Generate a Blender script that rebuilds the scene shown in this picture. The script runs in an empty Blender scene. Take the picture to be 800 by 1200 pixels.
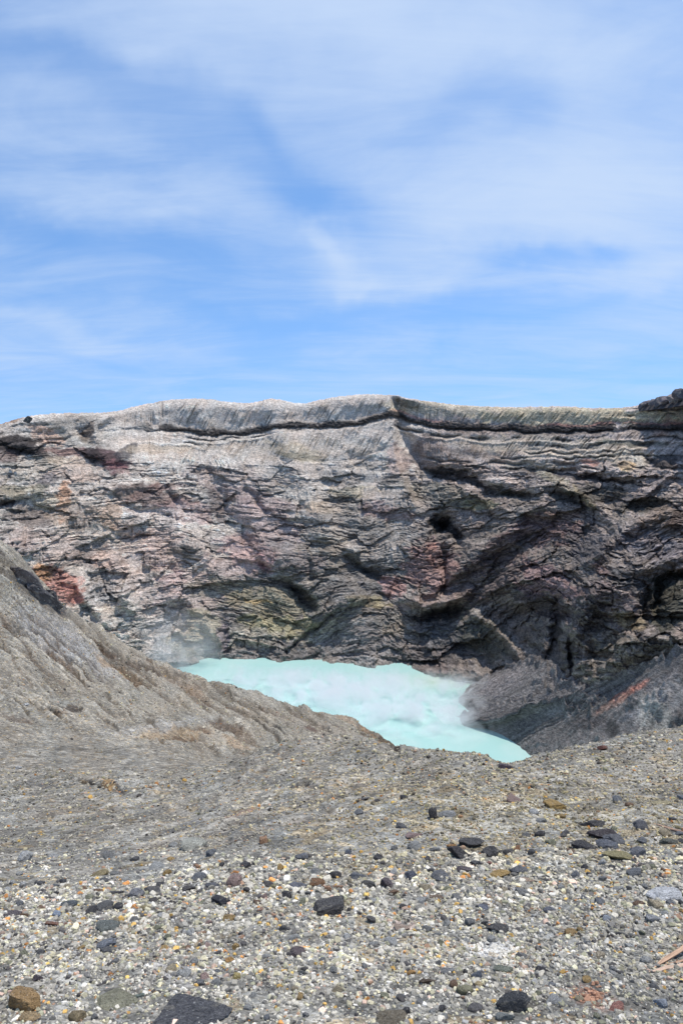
import bpy, math, random
import numpy as np
from mathutils import Vector, Matrix, Euler

S = bpy.context.scene
COL = S.collection
R = math.radians

# ---------------------------------------------------------------- camera, sky, sun, exposure
F = 890.0                      # focal length in photograph pixels (photograph 800 x 1200)
HORIZON = 505.0
PITCH = math.atan((600 - HORIZON) / F)
EYE = np.array([0.0, 0.0, 1.65])
cam_d = bpy.data.cameras.new("camera")
cam = bpy.data.objects.new("camera", cam_d)
COL.objects.link(cam)
cam.location = EYE
cam.rotation_euler = (R(90) - PITCH, 0, 0)
cam_d.sensor_fit = 'VERTICAL'
cam_d.sensor_height = 36
cam_d.lens = 36 * F / 1200
cam_d.clip_start = 0.05
cam_d.clip_end = 20000
S.camera = cam

SUN_EL, SUN_AZ = R(73), R(66)   # azimuth measured from straight ahead (+Y) towards the right (+X)
w = bpy.data.worlds.new("World")
S.world = w
w.use_nodes = True
nt = w.node_tree
N, L = nt.nodes, nt.links
N.clear()
out = N.new('ShaderNodeOutputWorld')
bg = N.new('ShaderNodeBackground')
bg.inputs['Strength'].default_value = 0.15
sky = N.new('ShaderNodeTexSky')
sky.sky_type = 'NISHITA'
sky.sun_disc = False
sky.sun_elevation = SUN_EL
sky.sun_rotation = SUN_AZ
sky.altitude = 1200
sky.air_density = 1.0
sky.dust_density = 0.6
sky.ozone_density = 2.5

def mth(op, a, b=None, c=None, clamp=False, nt=nt):
    n = nt.nodes.new('ShaderNodeMath')
    n.operation = op
    n.use_clamp = clamp
    for i, v in enumerate((a, b, c)):
        if v is None:
            continue
        if isinstance(v, (int, float)):
            n.inputs[i].default_value = v
        else:
            nt.links.new(v, n.inputs[i])
    return n.outputs[0]

tc = N.new('ShaderNodeTexCoord')
sep = N.new('ShaderNodeSeparateXYZ')
L.new(tc.outputs['Generated'], sep.inputs[0])
dx, dy, dz = sep.outputs
sv_ = N.new('ShaderNodeCombineXYZ')     # look a little above the true horizon band, the air is clear on the mountain
L.new(dx, sv_.inputs[0])
L.new(dy, sv_.inputs[1])
L.new(mth('ADD', mth('MAXIMUM', dz, 0.0), 0.22), sv_.inputs[2])
svn = N.new('ShaderNodeVectorMath')
svn.operation = 'NORMALIZE'
L.new(sv_.outputs[0], svn.inputs[0])
L.new(svn.outputs[0], sky.inputs[0])
zz = mth('MAXIMUM', mth('ADD', dz, 0.22), 0.05)
# thin cloud sheet high above: directions are projected on a level plane
cx_ = mth('DIVIDE', dx, zz)
cy_ = mth('DIVIDE', dy, zz)
comb = N.new('ShaderNodeCombineXYZ')
L.new(cx_, comb.inputs[0])
L.new(cy_, comb.inputs[1])

def wnoise(vec, scale, detail, rough, dist=0.0, loc=(0, 0, 0), scl=(1, 1, 1), rot=0.0):
    m = N.new('ShaderNodeMapping')
    m.inputs['Location'].default_value = loc
    m.inputs['Scale'].default_value = scl
    m.inputs['Rotation'].default_value = (0, 0, rot)
    L.new(vec, m.inputs[0])
    n = N.new('ShaderNodeTexNoise')
    n.inputs['Scale'].default_value = scale
    n.inputs['Detail'].default_value = detail
    n.inputs['Roughness'].default_value = rough
    n.inputs['Distortion'].default_value = dist
    L.new(m.outputs[0], n.inputs['Vector'])
    return n.outputs['Fac']

def blob(px, py, rx, ry, rot=0.0):
    """soft patch of cloud sheet round one direction of the sky, 1 in the middle"""
    x = (px - 400) / F
    y = (600 - py) / F
    d = Vector((x, math.cos(PITCH) + y * math.sin(PITCH), -math.sin(PITCH) + y * math.cos(PITCH))).normalized()
    rt = Vector((d.y, -d.x, 0)).normalized()
    up = rt.cross(d)
    a = rt * math.cos(rot) + up * math.sin(rot)
    b = -rt * math.sin(rot) + up * math.cos(rot)
    def dot(v, s):
        n = N.new('ShaderNodeVectorMath')
        n.operation = 'DOT_PRODUCT'
        L.new(warped, n.inputs[0])
        n.inputs[1].default_value = v
        return mth('MULTIPLY', n.outputs['Value'], F / s)
    q = mth('ADD', mth('POWER', dot(a, rx), 2.0), mth('POWER', dot(b, ry), 2.0))
    g = mth('EXPONENT', mth('MULTIPLY', q, -1.0))
    n = N.new('ShaderNodeVectorMath')
    n.operation = 'DOT_PRODUCT'
    L.new(warped, n.inputs[0])
    n.inputs[1].default_value = d
    return mth('MULTIPLY', g, mth('GREATER_THAN', n.outputs['Value'], 0.0))

wn = N.new('ShaderNodeTexNoise')
wn.inputs['Scale'].default_value = 3.2
wn.inputs['Detail'].default_value = 5
wn.inputs['Roughness'].default_value = 0.55
L.new(tc.outputs['Generated'], wn.inputs['Vector'])
ws = N.new('ShaderNodeVectorMath')
ws.operation = 'SUBTRACT'
L.new(wn.outputs['Color'], ws.inputs[0])
ws.inputs[1].default_value = (0.5, 0.5, 0.5)
wsc = N.new('ShaderNodeVectorMath')
wsc.operation = 'SCALE'
wsc.inputs['Scale'].default_value = 0.22
L.new(ws.outputs[0], wsc.inputs[0])
wad = N.new('ShaderNodeVectorMath')
L.new(tc.outputs['Generated'], wad.inputs[0])
L.new(wsc.outputs[0], wad.inputs[1])
warped = wad.outputs[0]

n1 = wnoise(comb.outputs[0], 0.75, 6, 0.45, 0.4, (3.1, 1.7, 0), (1.0, 0.75, 1), R(-14))
n2 = wnoise(comb.outputs[0], 2.6, 9, 0.58, 1.1, (7.4, 2.3, 0), (0.55, 1.1, 1), R(16))
n3 = wnoise(comb.outputs[0], 5.5, 8, 0.62, 1.6, (1.4, 5.3, 0), (0.28, 1.3, 1), R(24))
base = mth('ADD', mth('ADD', mth('MULTIPLY', n1, 0.48), mth('MULTIPLY', n2, 0.50)), mth('MULTIPLY', mth('SUBTRACT', n3, .42), 0.20))
plus = None
for (px, py, rx, ry, rot, am) in [
        (700, 215, 210, 85, -0.25, .26), (375, 285, 60, 16, -0.45, .20), (405, 318, 50, 10, 0, .12), (130, 225, 170, 38, -0.1, .17),
        (420, 20, 420, 60, 0.0, .16), (700, 60, 190, 70, -.3, .12), (520, 328, 55, 14, 0.0, .16),
        (300, 40, 260, 55, 0.35, .12), (520, 240, 90, 40, -.4, .1), (90, 395, 150, 12, -.06, .10),
        (430, 410, 260, 16, 0.02, .07), (730, 350, 110, 20, 0.05, .14), (230, 140, 120, 30, -.3, .05),
        (575, 112, 60, 36, 0.35, -.18), (345, 235, 50, 22, -0.1, -.23), (170, 125, 140, 30, -0.3, -.19), (60, 70, 90, 16, -0.2, -.06), (300, 165, 60, 16, -.6, -.10),
        (610, 318, 80, 14, 0.0, -.20), (720, 298, 40, 12, -.2, -.24), (350, 355, 150, 14, 0.0, -.14),
        (60, 270, 150, 20, 0.0, -.14), (560, 375, 170, 20, 0.0, -.12), (40, 360, 120, 20, 0, -.08),
        (400, 450, 600, 24, 0.0, .05)]:
    g = mth('MULTIPLY', blob(px, py, rx, ry, rot), am)
    plus = g if plus is None else mth('ADD', plus, g)
tot = mth('ADD', base, plus)
ramp = N.new('ShaderNodeMapRange')
ramp.interpolation_type = 'SMOOTHSTEP'
ramp.inputs['From Min'].default_value = 0.28
ramp.inputs['From Max'].default_value = 0.92
ramp.inputs['To Min'].default_value = 0.0
ramp.inputs['To Max'].default_value = 1.0
L.new(tot, ramp.inputs['Value'])
mix = N.new('ShaderNodeMix')
mix.data_type = 'RGBA'
L.new(mth('MULTIPLY', ramp.outputs[0], 0.90), mix.inputs['Factor'])
tint = N.new('ShaderNodeMix')
tint.data_type = 'RGBA'
tint.blend_type = 'MULTIPLY'
tint.inputs['Factor'].default_value = 1.0
L.new(sky.outputs[0], tint.inputs[6])
SKY_TINT = (1.08, 1.32, 1.45, 1)
tint.inputs[7].default_value = SKY_TINT
L.new(tint.outputs[2], mix.inputs[6])
CLOUD = (4.0, 4.95, 6.5, 1)
mix.inputs[7].default_value = CLOUD
L.new(mix.outputs[2], bg.inputs['Color'])
L.new(bg.outputs[0], out.inputs['Surface'])

sd = bpy.data.lights.new("sun", 'SUN')
so = bpy.data.objects.new("sun", sd)
COL.objects.link(so)
sd.energy = 3.9
sd.angle = R(0.53)
sd.color = (1.0, 0.94, 0.85)
sv = Vector((math.cos(SUN_EL) * math.sin(SUN_AZ), math.cos(SUN_EL) * math.cos(SUN_AZ), math.sin(SUN_EL)))
so.rotation_euler = sv.to_track_quat('Z', 'Y').to_euler()
so.location = (60, 60, 120)

S.view_settings.view_transform = 'Standard'
S.view_settings.look = 'None'
S.view_settings.exposure = 0.0
S.view_settings.gamma = 1.0
S.render.engine = 'CYCLES'
S.cycles.max_bounces = 8
S.cycles.volume_bounces = 4

# ---------------------------------------------------------------- numpy noise
rs = np.random.RandomState(7)
_P = rs.permutation(4096).astype(np.int64)
_P = np.concatenate([_P, _P, _P])
_G = rs.uniform(0, 2 * math.pi, 4096)
_GX, _GY = np.cos(_G), np.sin(_G)
_G3 = rs.normal(size=(4096, 3))
_G3 /= np.linalg.norm(_G3, axis=1)[:, None]

def perlin2(x, y, seed=0):
    x = x + seed * 17.31
    y = y - seed * 9.77
    xi = np.floor(x).astype(np.int64)
    yi = np.floor(y).astype(np.int64)
    fx, fy = x - xi, y - yi
    u = fx * fx * fx * (fx * (fx * 6 - 15) + 10)
    v = fy * fy * fy * (fy * (fy * 6 - 15) + 10)
    xi &= 4095
    yi &= 4095
    def g(ix, iy, ax, ay):
        h = _P[_P[ix & 4095] + (iy & 4095)]
        return _GX[h] * ax + _GY[h] * ay
    a = g(xi, yi, fx, fy)
    b = g(xi + 1, yi, fx - 1, fy)
    c = g(xi, yi + 1, fx, fy - 1)
    d = g(xi + 1, yi + 1, fx - 1, fy - 1)
    return ((a + u * (b - a)) * (1 - v) + (c + u * (d - c)) * v) * 1.5

def perlin3(x, y, z, seed=0):
    x = x + seed * 17.31
    xi = np.floor(x).astype(np.int64)
    yi = np.floor(y).astype(np.int64)
    zi = np.floor(z).astype(np.int64)
    fx, fy, fz = x - xi, y - yi, z - zi
    u = fx * fx * (3 - 2 * fx)
    v = fy * fy * (3 - 2 * fy)
    t = fz * fz * (3 - 2 * fz)
    def g(a, b, c):
        h = _P[_P[_P[(xi + a) & 4095] + ((yi + b) & 4095)] + ((zi + c) & 4095)]
        gg = _G3[h]
        return gg[..., 0] * (fx - a) + gg[..., 1] * (fy - b) + gg[..., 2] * (fz - c)
    x00 = g(0, 0, 0) * (1 - u) + g(1, 0, 0) * u
    x10 = g(0, 1, 0) * (1 - u) + g(1, 1, 0) * u
    x01 = g(0, 0, 1) * (1 - u) + g(1, 0, 1) * u
    x11 = g(0, 1, 1) * (1 - u) + g(1, 1, 1) * u
    return ((x00 * (1 - v) + x10 * v) * (1 - t) + (x01 * (1 - v) + x11 * v) * t) * 1.6

def fbm2(x, y, oct=4, seed=0, gain=.5, lac=2.03):
    s, a, t = 0, 1.0, 0
    for i in range(oct):
        s = s + a * perlin2(x * lac ** i, y * lac ** i, seed + i * 3.7)
        t += a
        a *= gain
    return s / t

def facets(x, y, seed=0, tilt=.9):
    """broken faces: every cell is a small plane of its own. Returns height, distance to the cell edge, a number per cell"""
    xi, yi = np.floor(x).astype(np.int64), np.floor(y).astype(np.int64)
    f1 = np.full(x.shape, 9.0)
    f2 = np.full(x.shape, 9.0)
    hh = np.zeros(x.shape)
    idn = np.zeros(x.shape)
    for a in (-1, 0, 1):
        for b in (-1, 0, 1):
            cx, cy = xi + a, yi + b
            h = _P[_P[(cx + seed * 131) & 4095] + ((cy + seed * 57) & 4095)]
            h2 = _P[h]
            h3 = _P[h2]
            jx, jy = h / 4096.0, h2 / 4096.0
            dx, dy = x - cx - jx, y - cy - jy
            d = dx * dx + dy * dy
            val = (h3 / 4096.0 - .5) + tilt * ((_P[h3] / 4096.0 - .5) * dx + (_P[h3 + 7] / 4096.0 - .35) * dy)
            m = d < f1
            f2 = np.where(m, f1, np.minimum(f2, d))
            hh = np.where(m, val, hh)
            idn = np.where(m, jx, idn)
            f1 = np.where(m, d, f1)
    return hh, np.sqrt(f2) - np.sqrt(f1), idn

def ridge2(x, y, oct=3, seed=0, gain=.5):
    s, a, t = 0, 1.0, 0
    for i in range(oct):
        s = s + a * (1 - 2 * np.abs(perlin2(x * 2.1 ** i, y * 2.1 ** i, seed + i * 5.1)))
        t += a
        a *= gain
    return s / t

def sstep(a, b, x):
    t = np.clip((x - a) / (b - a), 0, 1)
    return t * t * (3 - 2 * t)

def pchip(xk, yk, x):
    """monotone cubic; yk may be (K, ...) with K along axis 0; x is 1-D"""
    xk = np.asarray(xk, float)
    yk = np.asarray(yk, float)
    h = np.diff(xk)
    sh = (-1,) + (1,) * (yk.ndim - 1)
    d = np.diff(yk, axis=0) / h.reshape(sh)
    m = np.zeros_like(yk)
    w1 = (2 * h[1:] + h[:-1]).reshape(sh)
    w2 = (h[1:] + 2 * h[:-1]).reshape(sh)
    prod = d[:-1] * d[1:]
    with np.errstate(all='ignore'):
        hm = (w1 + w2) / (w1 / d[:-1] + w2 / d[1:])
    m[1:-1] = np.where(prod > 0, hm, 0)
    m[0], m[-1] = d[0], d[-1]
    i = np.clip(np.searchsorted(xk, x, side='right') - 1, 0, len(xk) - 2)
    t = ((x - xk[i]) / h[i]).reshape(sh)
    hh = h[i].reshape(sh)
    t2, t3 = t * t, t * t * t
    return (yk[i] * (2 * t3 - 3 * t2 + 1) + m[i] * hh * (t3 - 2 * t2 + t)
            + yk[i + 1] * (-2 * t3 + 3 * t2) + m[i + 1] * hh * (t3 - t2))

# ---------------------------------------------------------------- measuring: a direction seen in the photograph and a distance give a point
CP, SP = math.cos(PITCH), math.sin(PITCH)
LAKE_Z = -128.0

def direction(px, py):
    x = (np.asarray(px, float) - 400) / F
    y = (600 - np.asarray(py, float)) / F
    return np.stack(np.broadcast_arrays(x, CP + y * SP, -SP + y * CP), -1)

def point(px, py, Y):
    d = direction(px, py)
    return EYE + d * (np.asarray(Y, float) / d[..., 1])[..., None]

def on_level(px, py, z):
    d = direction(px, py)
    return EYE + d * ((z - EYE[2]) / d[..., 2])[..., None]

def level_Y(px, py, z=LAKE_Z):
    return on_level(px, py, z)[..., 1]

# ---------------------------------------------------------------- mesh helpers
def grid_mesh(name, P, mat, cols=None, smooth=True, flip=False):
    nr, nc = P.shape[:2]
    me = bpy.data.meshes.new(name)
    me.vertices.add(nr * nc)
    me.vertices.foreach_set('co', P.reshape(-1).astype(np.float32))
    idx = np.arange(nr * nc).reshape(nr, nc)
    a, b, c, d = idx[:-1, :-1], idx[:-1, 1:], idx[1:, 1:], idx[1:, :-1]
    q = np.stack([a, d, c, b] if not flip else [a, b, c, d], -1).reshape(-1, 4)
    me.loops.add(q.size)
    me.loops.foreach_set('vertex_index', q.reshape(-1).astype(np.int32))
    me.polygons.add(len(q))
    me.polygons.foreach_set('loop_start', np.arange(0, q.size, 4, dtype=np.int32))
    me.polygons.foreach_set('loop_total', np.full(len(q), 4, dtype=np.int32))
    me.update(calc_edges=True)
    me.polygons.foreach_set('use_smooth', np.full(len(q), smooth, dtype=bool))
    if cols is not None:
        at = me.color_attributes.new('tone', 'FLOAT_COLOR', 'POINT')
        c4 = np.ones((nr * nc, 4), np.float32)
        c4[:, :3] = cols.reshape(-1, 3)
        at.data.foreach_set('color', c4.reshape(-1))
    me.materials.append(mat)
    ob = bpy.data.objects.new(name, me)
    COL.objects.link(ob)
    return ob

def tri_mesh(name, V, Fc, mat=None, smooth=False):
    me = bpy.data.meshes.new(name)
    me.from_pydata([tuple(v) for v in V], [], [tuple(int(i) for i in f) for f in Fc])
    if smooth:
        me.polygons.foreach_set('use_smooth', np.ones(len(me.polygons), dtype=bool))
    if mat:
        me.materials.append(mat)
    return me

def structure(o):
    o['kind'] = 'structure'
    return o

# ---------------------------------------------------------------- materials
class MT:
    def __init__(s, name, rough=.92, spec=.25):
        s.m = bpy.data.materials.new(name)
        s.m.use_nodes = True
        s.t = s.m.node_tree
        s.b = s.t.nodes['Principled BSDF']
        s.b.inputs['Roughness'].default_value = rough
        s.b.inputs['Specular IOR Level'].default_value = spec
    def n(s, ty, **kw):
        n = s.t.nodes.new(ty)
        for k, v in kw.items():
            if k.startswith('i_'):
                n.inputs[k[2:].replace('_', ' ')].default_value = v
            else:
                setattr(n, k, v)
        return n
    def l(s, a, b):
        s.t.links.new(a, b)
    def noise(s, vec, scale, detail=4, rough=.6):
        n = s.n('ShaderNodeTexNoise', i_Scale=scale, i_Detail=detail, i_Roughness=rough)
        s.l(vec, n.inputs['Vector'])
        return n
    def math(s, op, a, b=None, clamp=False):
        return mth(op, a, b, clamp=clamp, nt=s.t)
    def mixc(s, f, a, b, blend='MIX'):
        n = s.n('ShaderNodeMix', data_type='RGBA', blend_type=blend)
        for i, v in ((0, f), (6, a), (7, b)):
            if isinstance(v, (int, float, tuple)):
                n.inputs[i].default_value = v
            else:
                s.l(v, n.inputs[i])
        return n.outputs[2]
    def mr(s, v, a, b, c, d):
        n = s.n('ShaderNodeMapRange')
        s.l(v, n.inputs[0])
        for i, q in enumerate((a, b, c, d)):
            n.inputs[i + 1].default_value = q
        return n.outputs[0]
    def scale(s, col, f):
        n = s.n('ShaderNodeVectorMath', operation='SCALE')
        s.l(col, n.inputs[0])
        s.l(f, n.inputs['Scale'])
        return n.outputs[0]
    def bump(s, h, dist, strength=1.0, prev=None):
        n = s.n('ShaderNodeBump', i_Distance=dist, i_Strength=strength)
        s.l(h, n.inputs['Height'])
        if prev is not None:
            s.l(prev, n.inputs['Normal'])
        return n.outputs[0]

def wall_material():
    m = MT('crater_rock', .95, .15)
    tc = m.n('ShaderNodeTexCoord').outputs['Object']
    at = m.n('ShaderNodeAttribute', attribute_name='tone').outputs['Color']
    mp = m.n('ShaderNodeMapping')
    mp.inputs['Scale'].default_value = (1, 1, 2.6)
    m.l(tc, mp.inputs[0])
    a = m.noise(mp.outputs[0], .55, 6, .7).outputs['Fac']
    b = m.noise(tc, 1.7, 3, .7).outputs['Fac']
    f = m.math('MULTIPLY', m.mr(a, .32, .68, .5, 1.5), m.mr(b, .3, .7, .65, 1.35))
    m.l(m.scale(at, f), m.b.inputs['Base Color'])
    nb = m.bump(a, 1.6, .9)
    m.l(m.bump(b, .5, .8, nb), m.b.inputs['Normal'])
    return m.m

def ground_material():
    m = MT('ash_and_gravel', .95, .15)
    tc = m.n('ShaderNodeTexCoord').outputs['Object']
    at = m.n('ShaderNodeAttribute', attribute_name='tone').outputs['Color']
    f = None
    h = None
    prev = None
    for sc, lo, hi, bd in ((2.2, .74, 1.26, .16), (6.5, .72, 1.28, .06), (18, .68, 1.32, .022), (60, .62, 1.38, .007), (210, .7, 1.3, .002)):
        v = m.n('ShaderNodeTexVoronoi', feature='F1', i_Scale=sc, i_Randomness=1.0)
        m.l(tc, v.inputs['Vector'])
        sp = m.n('ShaderNodeSeparateColor')
        m.l(v.outputs['Color'], sp.inputs[0])
        g = m.mr(sp.outputs[0], 0, 1, lo, hi)
        f = g if f is None else m.math('MULTIPLY', f, g)
        inv = m.math('SUBTRACT', 1.0, v.outputs['Distance'])
        prev = m.bump(inv, bd, .45, prev)
        last = v
    c = m.scale(at, f)
    # a few warm and cool grains
    v = m.n('ShaderNodeTexVoronoi', feature='F1', i_Scale=9.0)
    m.l(tc, v.inputs['Vector'])
    sp = m.n('ShaderNodeSeparateColor')
    m.l(v.outputs['Color'], sp.inputs[0])
    warm = m.mr(sp.outputs[1], .86, .9, 0, .5)
    c = m.mixc(warm, c, m.mixc(1.0, c, (1.35, 1.05, .62, 1), 'MULTIPLY'))
    pale = m.mr(sp.outputs[2], .93, .95, 0, .45)
    c = m.mixc(pale, c, m.mixc(1.0, c, (2.0, 2.0, 2.0, 1), 'MULTIPLY'))
    m.l(c, m.b.inputs['Base Color'])
    m.l(prev, m.b.inputs['Normal'])
    return m.m

def stone_material(name, instanced=False):
    m = MT(name, .85, .3)
    tc = m.n('ShaderNodeTexCoord').outputs['Object']
    if instanced:
        colr = m.n('ShaderNodeAttribute', attribute_type='INSTANCER', attribute_name='tone').outputs['Color']
        sc = 1.0
    else:
        oi = m.n('ShaderNodeObjectInfo')
        colr = oi.outputs['Color']
        va = m.n('ShaderNodeVectorMath', operation='ADD')
        m.l(tc, va.inputs[0])
        m.l(oi.outputs['Location'], va.inputs[1])
        tc = va.outputs[0]
        sc = 1.0
    a = m.noise(tc, 1.6 * sc, 5, .65).outputs['Fac']
    b = m.noise(tc, 9 * sc, 4, .75).outputs['Fac']
    f = m.math('MULTIPLY', m.mr(a, .3, .7, .68, 1.32), m.mr(b, .25, .75, .6, 1.4))
    c = m.scale(colr, f)
    if not instanced:
        v = m.n('ShaderNodeTexVoronoi', i_Scale=11.0)
        m.l(tc, v.inputs['Vector'])
        sp = m.n('ShaderNodeSeparateColor')
        m.l(v.outputs['Color'], sp.inputs[0])
        k = m.math('MULTIPLY', m.mr(sp.outputs[0], .84, .88, 0, .7), m.mr(v.outputs['Distance'], .2, .35, 1, 0))
        c = m.mixc(k, c, (.55, .54, .5, 1))
        d = m.noise(tc, 2.3, 2, .5).outputs['Fac']
        c = m.mixc(m.mr(d, .58, .66, 0, .35), c, (.44, .40, .32, 1))
        ge = m.n('ShaderNodeNewGeometry')
        up = m.n('ShaderNodeSeparateXYZ')
        m.l(ge.outputs['Normal'], up.inputs[0])
        dust = m.math('MULTIPLY', m.mr(up.outputs[2], .55, .95, 0, 1), m.mr(b, .45, .62, 0, .22))
        c = m.mixc(dust, c, (.40, .385, .35, 1))      # ash that has settled on the tops
        nb = m.bump(a, .25, .7)
        m.l(m.bump(b, .06, .8, nb), m.b.inputs['Normal'])
    m.l(c, m.b.inputs['Base Color'])
    return m.m

M_WALL = wall_material()
M_GROUND = ground_material()
M_STONE = stone_material('rock')
M_GRAVEL = stone_material('gravel_stone', True)

def water_material():
    m = MT('turquoise_water', .38, .22)
    tc = m.n('ShaderNodeTexCoord').outputs['Object']
    a = m.noise(tc, .028, 6, .6)
    a.inputs['Distortion'].default_value = 1.2
    b = m.noise(tc, .11, 6, .65)
    b.inputs['Distortion'].default_value = 1.5
    at = m.n('ShaderNodeAttribute', attribute_name='tone').outputs['Color']
    mk = m.math('MULTIPLY', m.mr(a.outputs['Fac'], .45, .62, 0, 1), m.mr(b.outputs['Fac'], .35, .7, .3, .8), True)
    c = m.mixc(m.math('MULTIPLY', mk, .6), at, (.50, .60, .57, 1))
    r = m.noise(tc, 1.2, 4, .7).outputs['Fac']
    m.l(c, m.b.inputs['Base Color'])
    m.l(m.bump(r, .12, .35), m.b.inputs['Normal'])
    return m.m
M_WATER = water_material()

# ---------------------------------------------------------------- crater wall
ss = sstep
def curve(keys, x):
    k = np.array(keys, float)
    return pchip(k[:, 0], k[:, 1], np.clip(x, k[0, 0], k[-1, 0]))

RIM = [(-900, 470), (-450, 505), (-200, 535), (-100, 522), (0, 497), (25, 490), (45, 486), (75, 484), (110, 483.5), (135, 482), (155, 477), (180, 472), (205, 468),
       (235, 467), (262, 470), (288, 472.5), (303, 470), (320, 467), (335, 470), (352, 472.5), (378, 468), (400, 464), (430, 462),
       (462, 463), (480, 467), (505, 470.5), (545, 475), (600, 477), (660, 476), (690, 478), (722, 478), (748, 475), (775, 473), (800, 473), (900, 466), (1010, 455), (1700, 380)]
BAND = [(-900, 500), (-450, 535), (-200, 560), (0, 515), (60, 512), (140, 500), (185, 500), (215, 503), (245, 506), (270, 506), (300, 502), (330, 498), (362, 498), (400, 496),
        (440, 489), (458, 484), (480, 491), (505, 497), (560, 500), (620, 502), (680, 502), (740, 499), (800, 500), (1010, 500), (1700, 470)]
# control rows: (distance at the key columns); pictures heights of the rows below the band are level
WX = [-900, -200, 0, 60, 110, 160, 215, 330, 455, 500, 600, 700, 800, 1010, 1700]
wall_rows = [
    # py or None (rim/band/base), Y at WX
    ('back', [190, 340, 500, 550, 600, 620, 630, 630, 625, 610, 570, 520, 480, 400, 200]),
    ('rim',  [160, 310, 452, 484, 528, 548, 562, 566, 556, 548, 515, 464, 419, 350, 170]),
    ('band', [152, 300, 440, 472, 502, 532, 546, 550, 540, 533, 498, 446, 402, 330, 162]),
    (560,    [146, 286, 414, 446, 470, 488, 505, 515, 508, 503, 466, 412, 366, 305, 156]),
    (620,    [140, 272, 392, 422, 446, 463, 474, 482, 478, 474, 436, 376, 332, 285, 150]),
    (700,    [134, 257, 364, 394, 416, 432, 444, 452, 449, 444, 402, 326, 295, 262, 143]),
    ('base', None),
    ('foot', None)]
BASE = [(-900, 1080), (-450, 900), (-200, 840), (0, 812), (100, 796), (180, 782), (215, 779), (250, 771), (290, 771), (330, 772), (400, 775), (460, 779), (492, 783), (520, 790), (545, 797),
        (565, 800), (600, 792), (625, 780), (650, 800), (680, 818), (705, 823), (735, 808), (770, 793), (800, 778), (900, 728), (1010, 760), (1700, 1090)]
BASEY = [(-900, 128), (-200, 250), (0, 340), (100, 382), (180, 405), (560, 380), (600, 368), (625, 354), (650, 316), (700, 286), (745, 274), (800, 262), (900, 250), (1010, 238), (1700, 136)]
# distance at the base; between px 200 and 550 it is where the lake begins
NC, SEG = 1150, [3, 40, 86, 96, 128, 118, 5]
U = np.concatenate([np.linspace(-900, -65, 50), np.linspace(-60, 860, NC - 100), np.linspace(865, 1700, 50)])
rim, band, base_ = curve(RIM, U), curve(BAND, U), curve(BASE, U)
rim = rim + 1.3 * fbm2(U / 9.0, U * 0, 3, 5) + .7 * perlin2(U / 2.5, U * 0, 9)
bY = curve(BASEY, U)
lk = level_Y(U, base_, LAKE_Z - .5)
wl = ss(190, 215, U) * (1 - ss(545, 565, U))
bY = bY * (1 - wl) + lk * wl
PY, YY = [], []
for kind, ys in wall_rows:
    if kind == 'back':
        PY.append(rim + 14)
    elif kind == 'rim':
        PY.append(rim)
    elif kind == 'band':
        PY.append(band)
    elif kind in ('base', 'foot'):
        PY.append(base_ + (0 if kind == 'base' else 10))
    else:
        PY.append(np.full(NC, float(kind)))
    if ys is not None:
        YY.append(curve(list(zip(WX, ys)), U))
    else:
        YY.append(bY if kind == 'base' else bY - 4)
PY, YY = np.array(PY), np.array(YY)
vk = np.concatenate([[0], np.cumsum(SEG)]).astype(float)
v = np.arange(0, vk[-1] + 1)
PYg = pchip(vk, PY, v)
Yg = np.exp(pchip(vk, np.log(YY), v))
Ug = np.broadcast_to(U, PYg.shape).copy()
NR = len(v)
print('wall grid', NR, NC)

def polyline(X, Yc, pts):
    """distance, signed side and position 0..1 along a drawn line"""
    best = np.full(X.shape, 1e9)
    side = np.zeros(X.shape)
    tt = np.zeros(X.shape)
    n = len(pts) - 1
    for i in range(n):
        (x0, y0), (x1, y1) = pts[i], pts[i + 1]
        ex, ey = x1 - x0, y1 - y0
        l2 = ex * ex + ey * ey
        t = np.clip(((X - x0) * ex + (Yc - y0) * ey) / l2, 0, 1)
        qx, qy = X - x0 - t * ex, Yc - y0 - t * ey
        d = np.hypot(qx, qy)
        m = d < best
        best = np.where(m, d, best)
        side = np.where(m, np.sign(ex * qy - ey * qx), side)
        tt = np.where(m, (i + t) / n, tt)
    return best, side, tt

# natural, uneven edges: everything drawn on the wall is bent by noise
WU = Ug + 7 * fbm2(Ug / 26, PYg / 18, 4, 11)
WV = PYg + 5 * fbm2(Ug / 22, PYg / 14, 4, 23)

# bedding: how far the layers lie above or below level, in a few heights
def dev(keys):
    return curve(keys, U)
LV = [470, 500, 560, 640, 720, 800]
DV = np.array([rim - 473, band - 500,
    dev([(-100, 0), (0, 4), (100, -6), (200, -10), (300, 0), (400, 9), (460, 4), (520, 8), (600, 2), (655, -6), (720, 5), (800, 10), (900, 14)]),
    dev([(-100, 10), (0, 12), (100, 0), (200, -12), (250, -2), (300, 6), (380, 16), (430, 26), (470, 10), (500, 20), (560, 6), (620, -28), (655, -46), (700, -14), (740, 16), (800, -22), (900, -30)]),
    dev([(-100, 20), (0, 20), (150, 4), (240, -10), (320, 10), (352, 22), (400, -12), (440, -24), (490, 14), (540, 4), (600, -38), (640, -52), (700, -6), (800, 6), (900, 0)]),
    dev([(-100, 20), (150, 4), (300, 0), (345, 12), (400, -10), (500, 4), (540, 10), (600, 30), (700, 0), (900, 0)])])
li = np.clip(np.searchsorted(LV, PYg) - 1, 0, len(LV) - 2)
LVa = np.array(LV, float)
lt = np.clip((PYg - LVa[li]) / (LVa[li + 1] - LVa[li]), 0, 1)
lt = lt * lt * (3 - 2 * lt)
cc = np.broadcast_to(np.arange(NC), PYg.shape)
DEV = DV[li, cc] * (1 - lt) + DV[li + 1, cc] * lt
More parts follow.
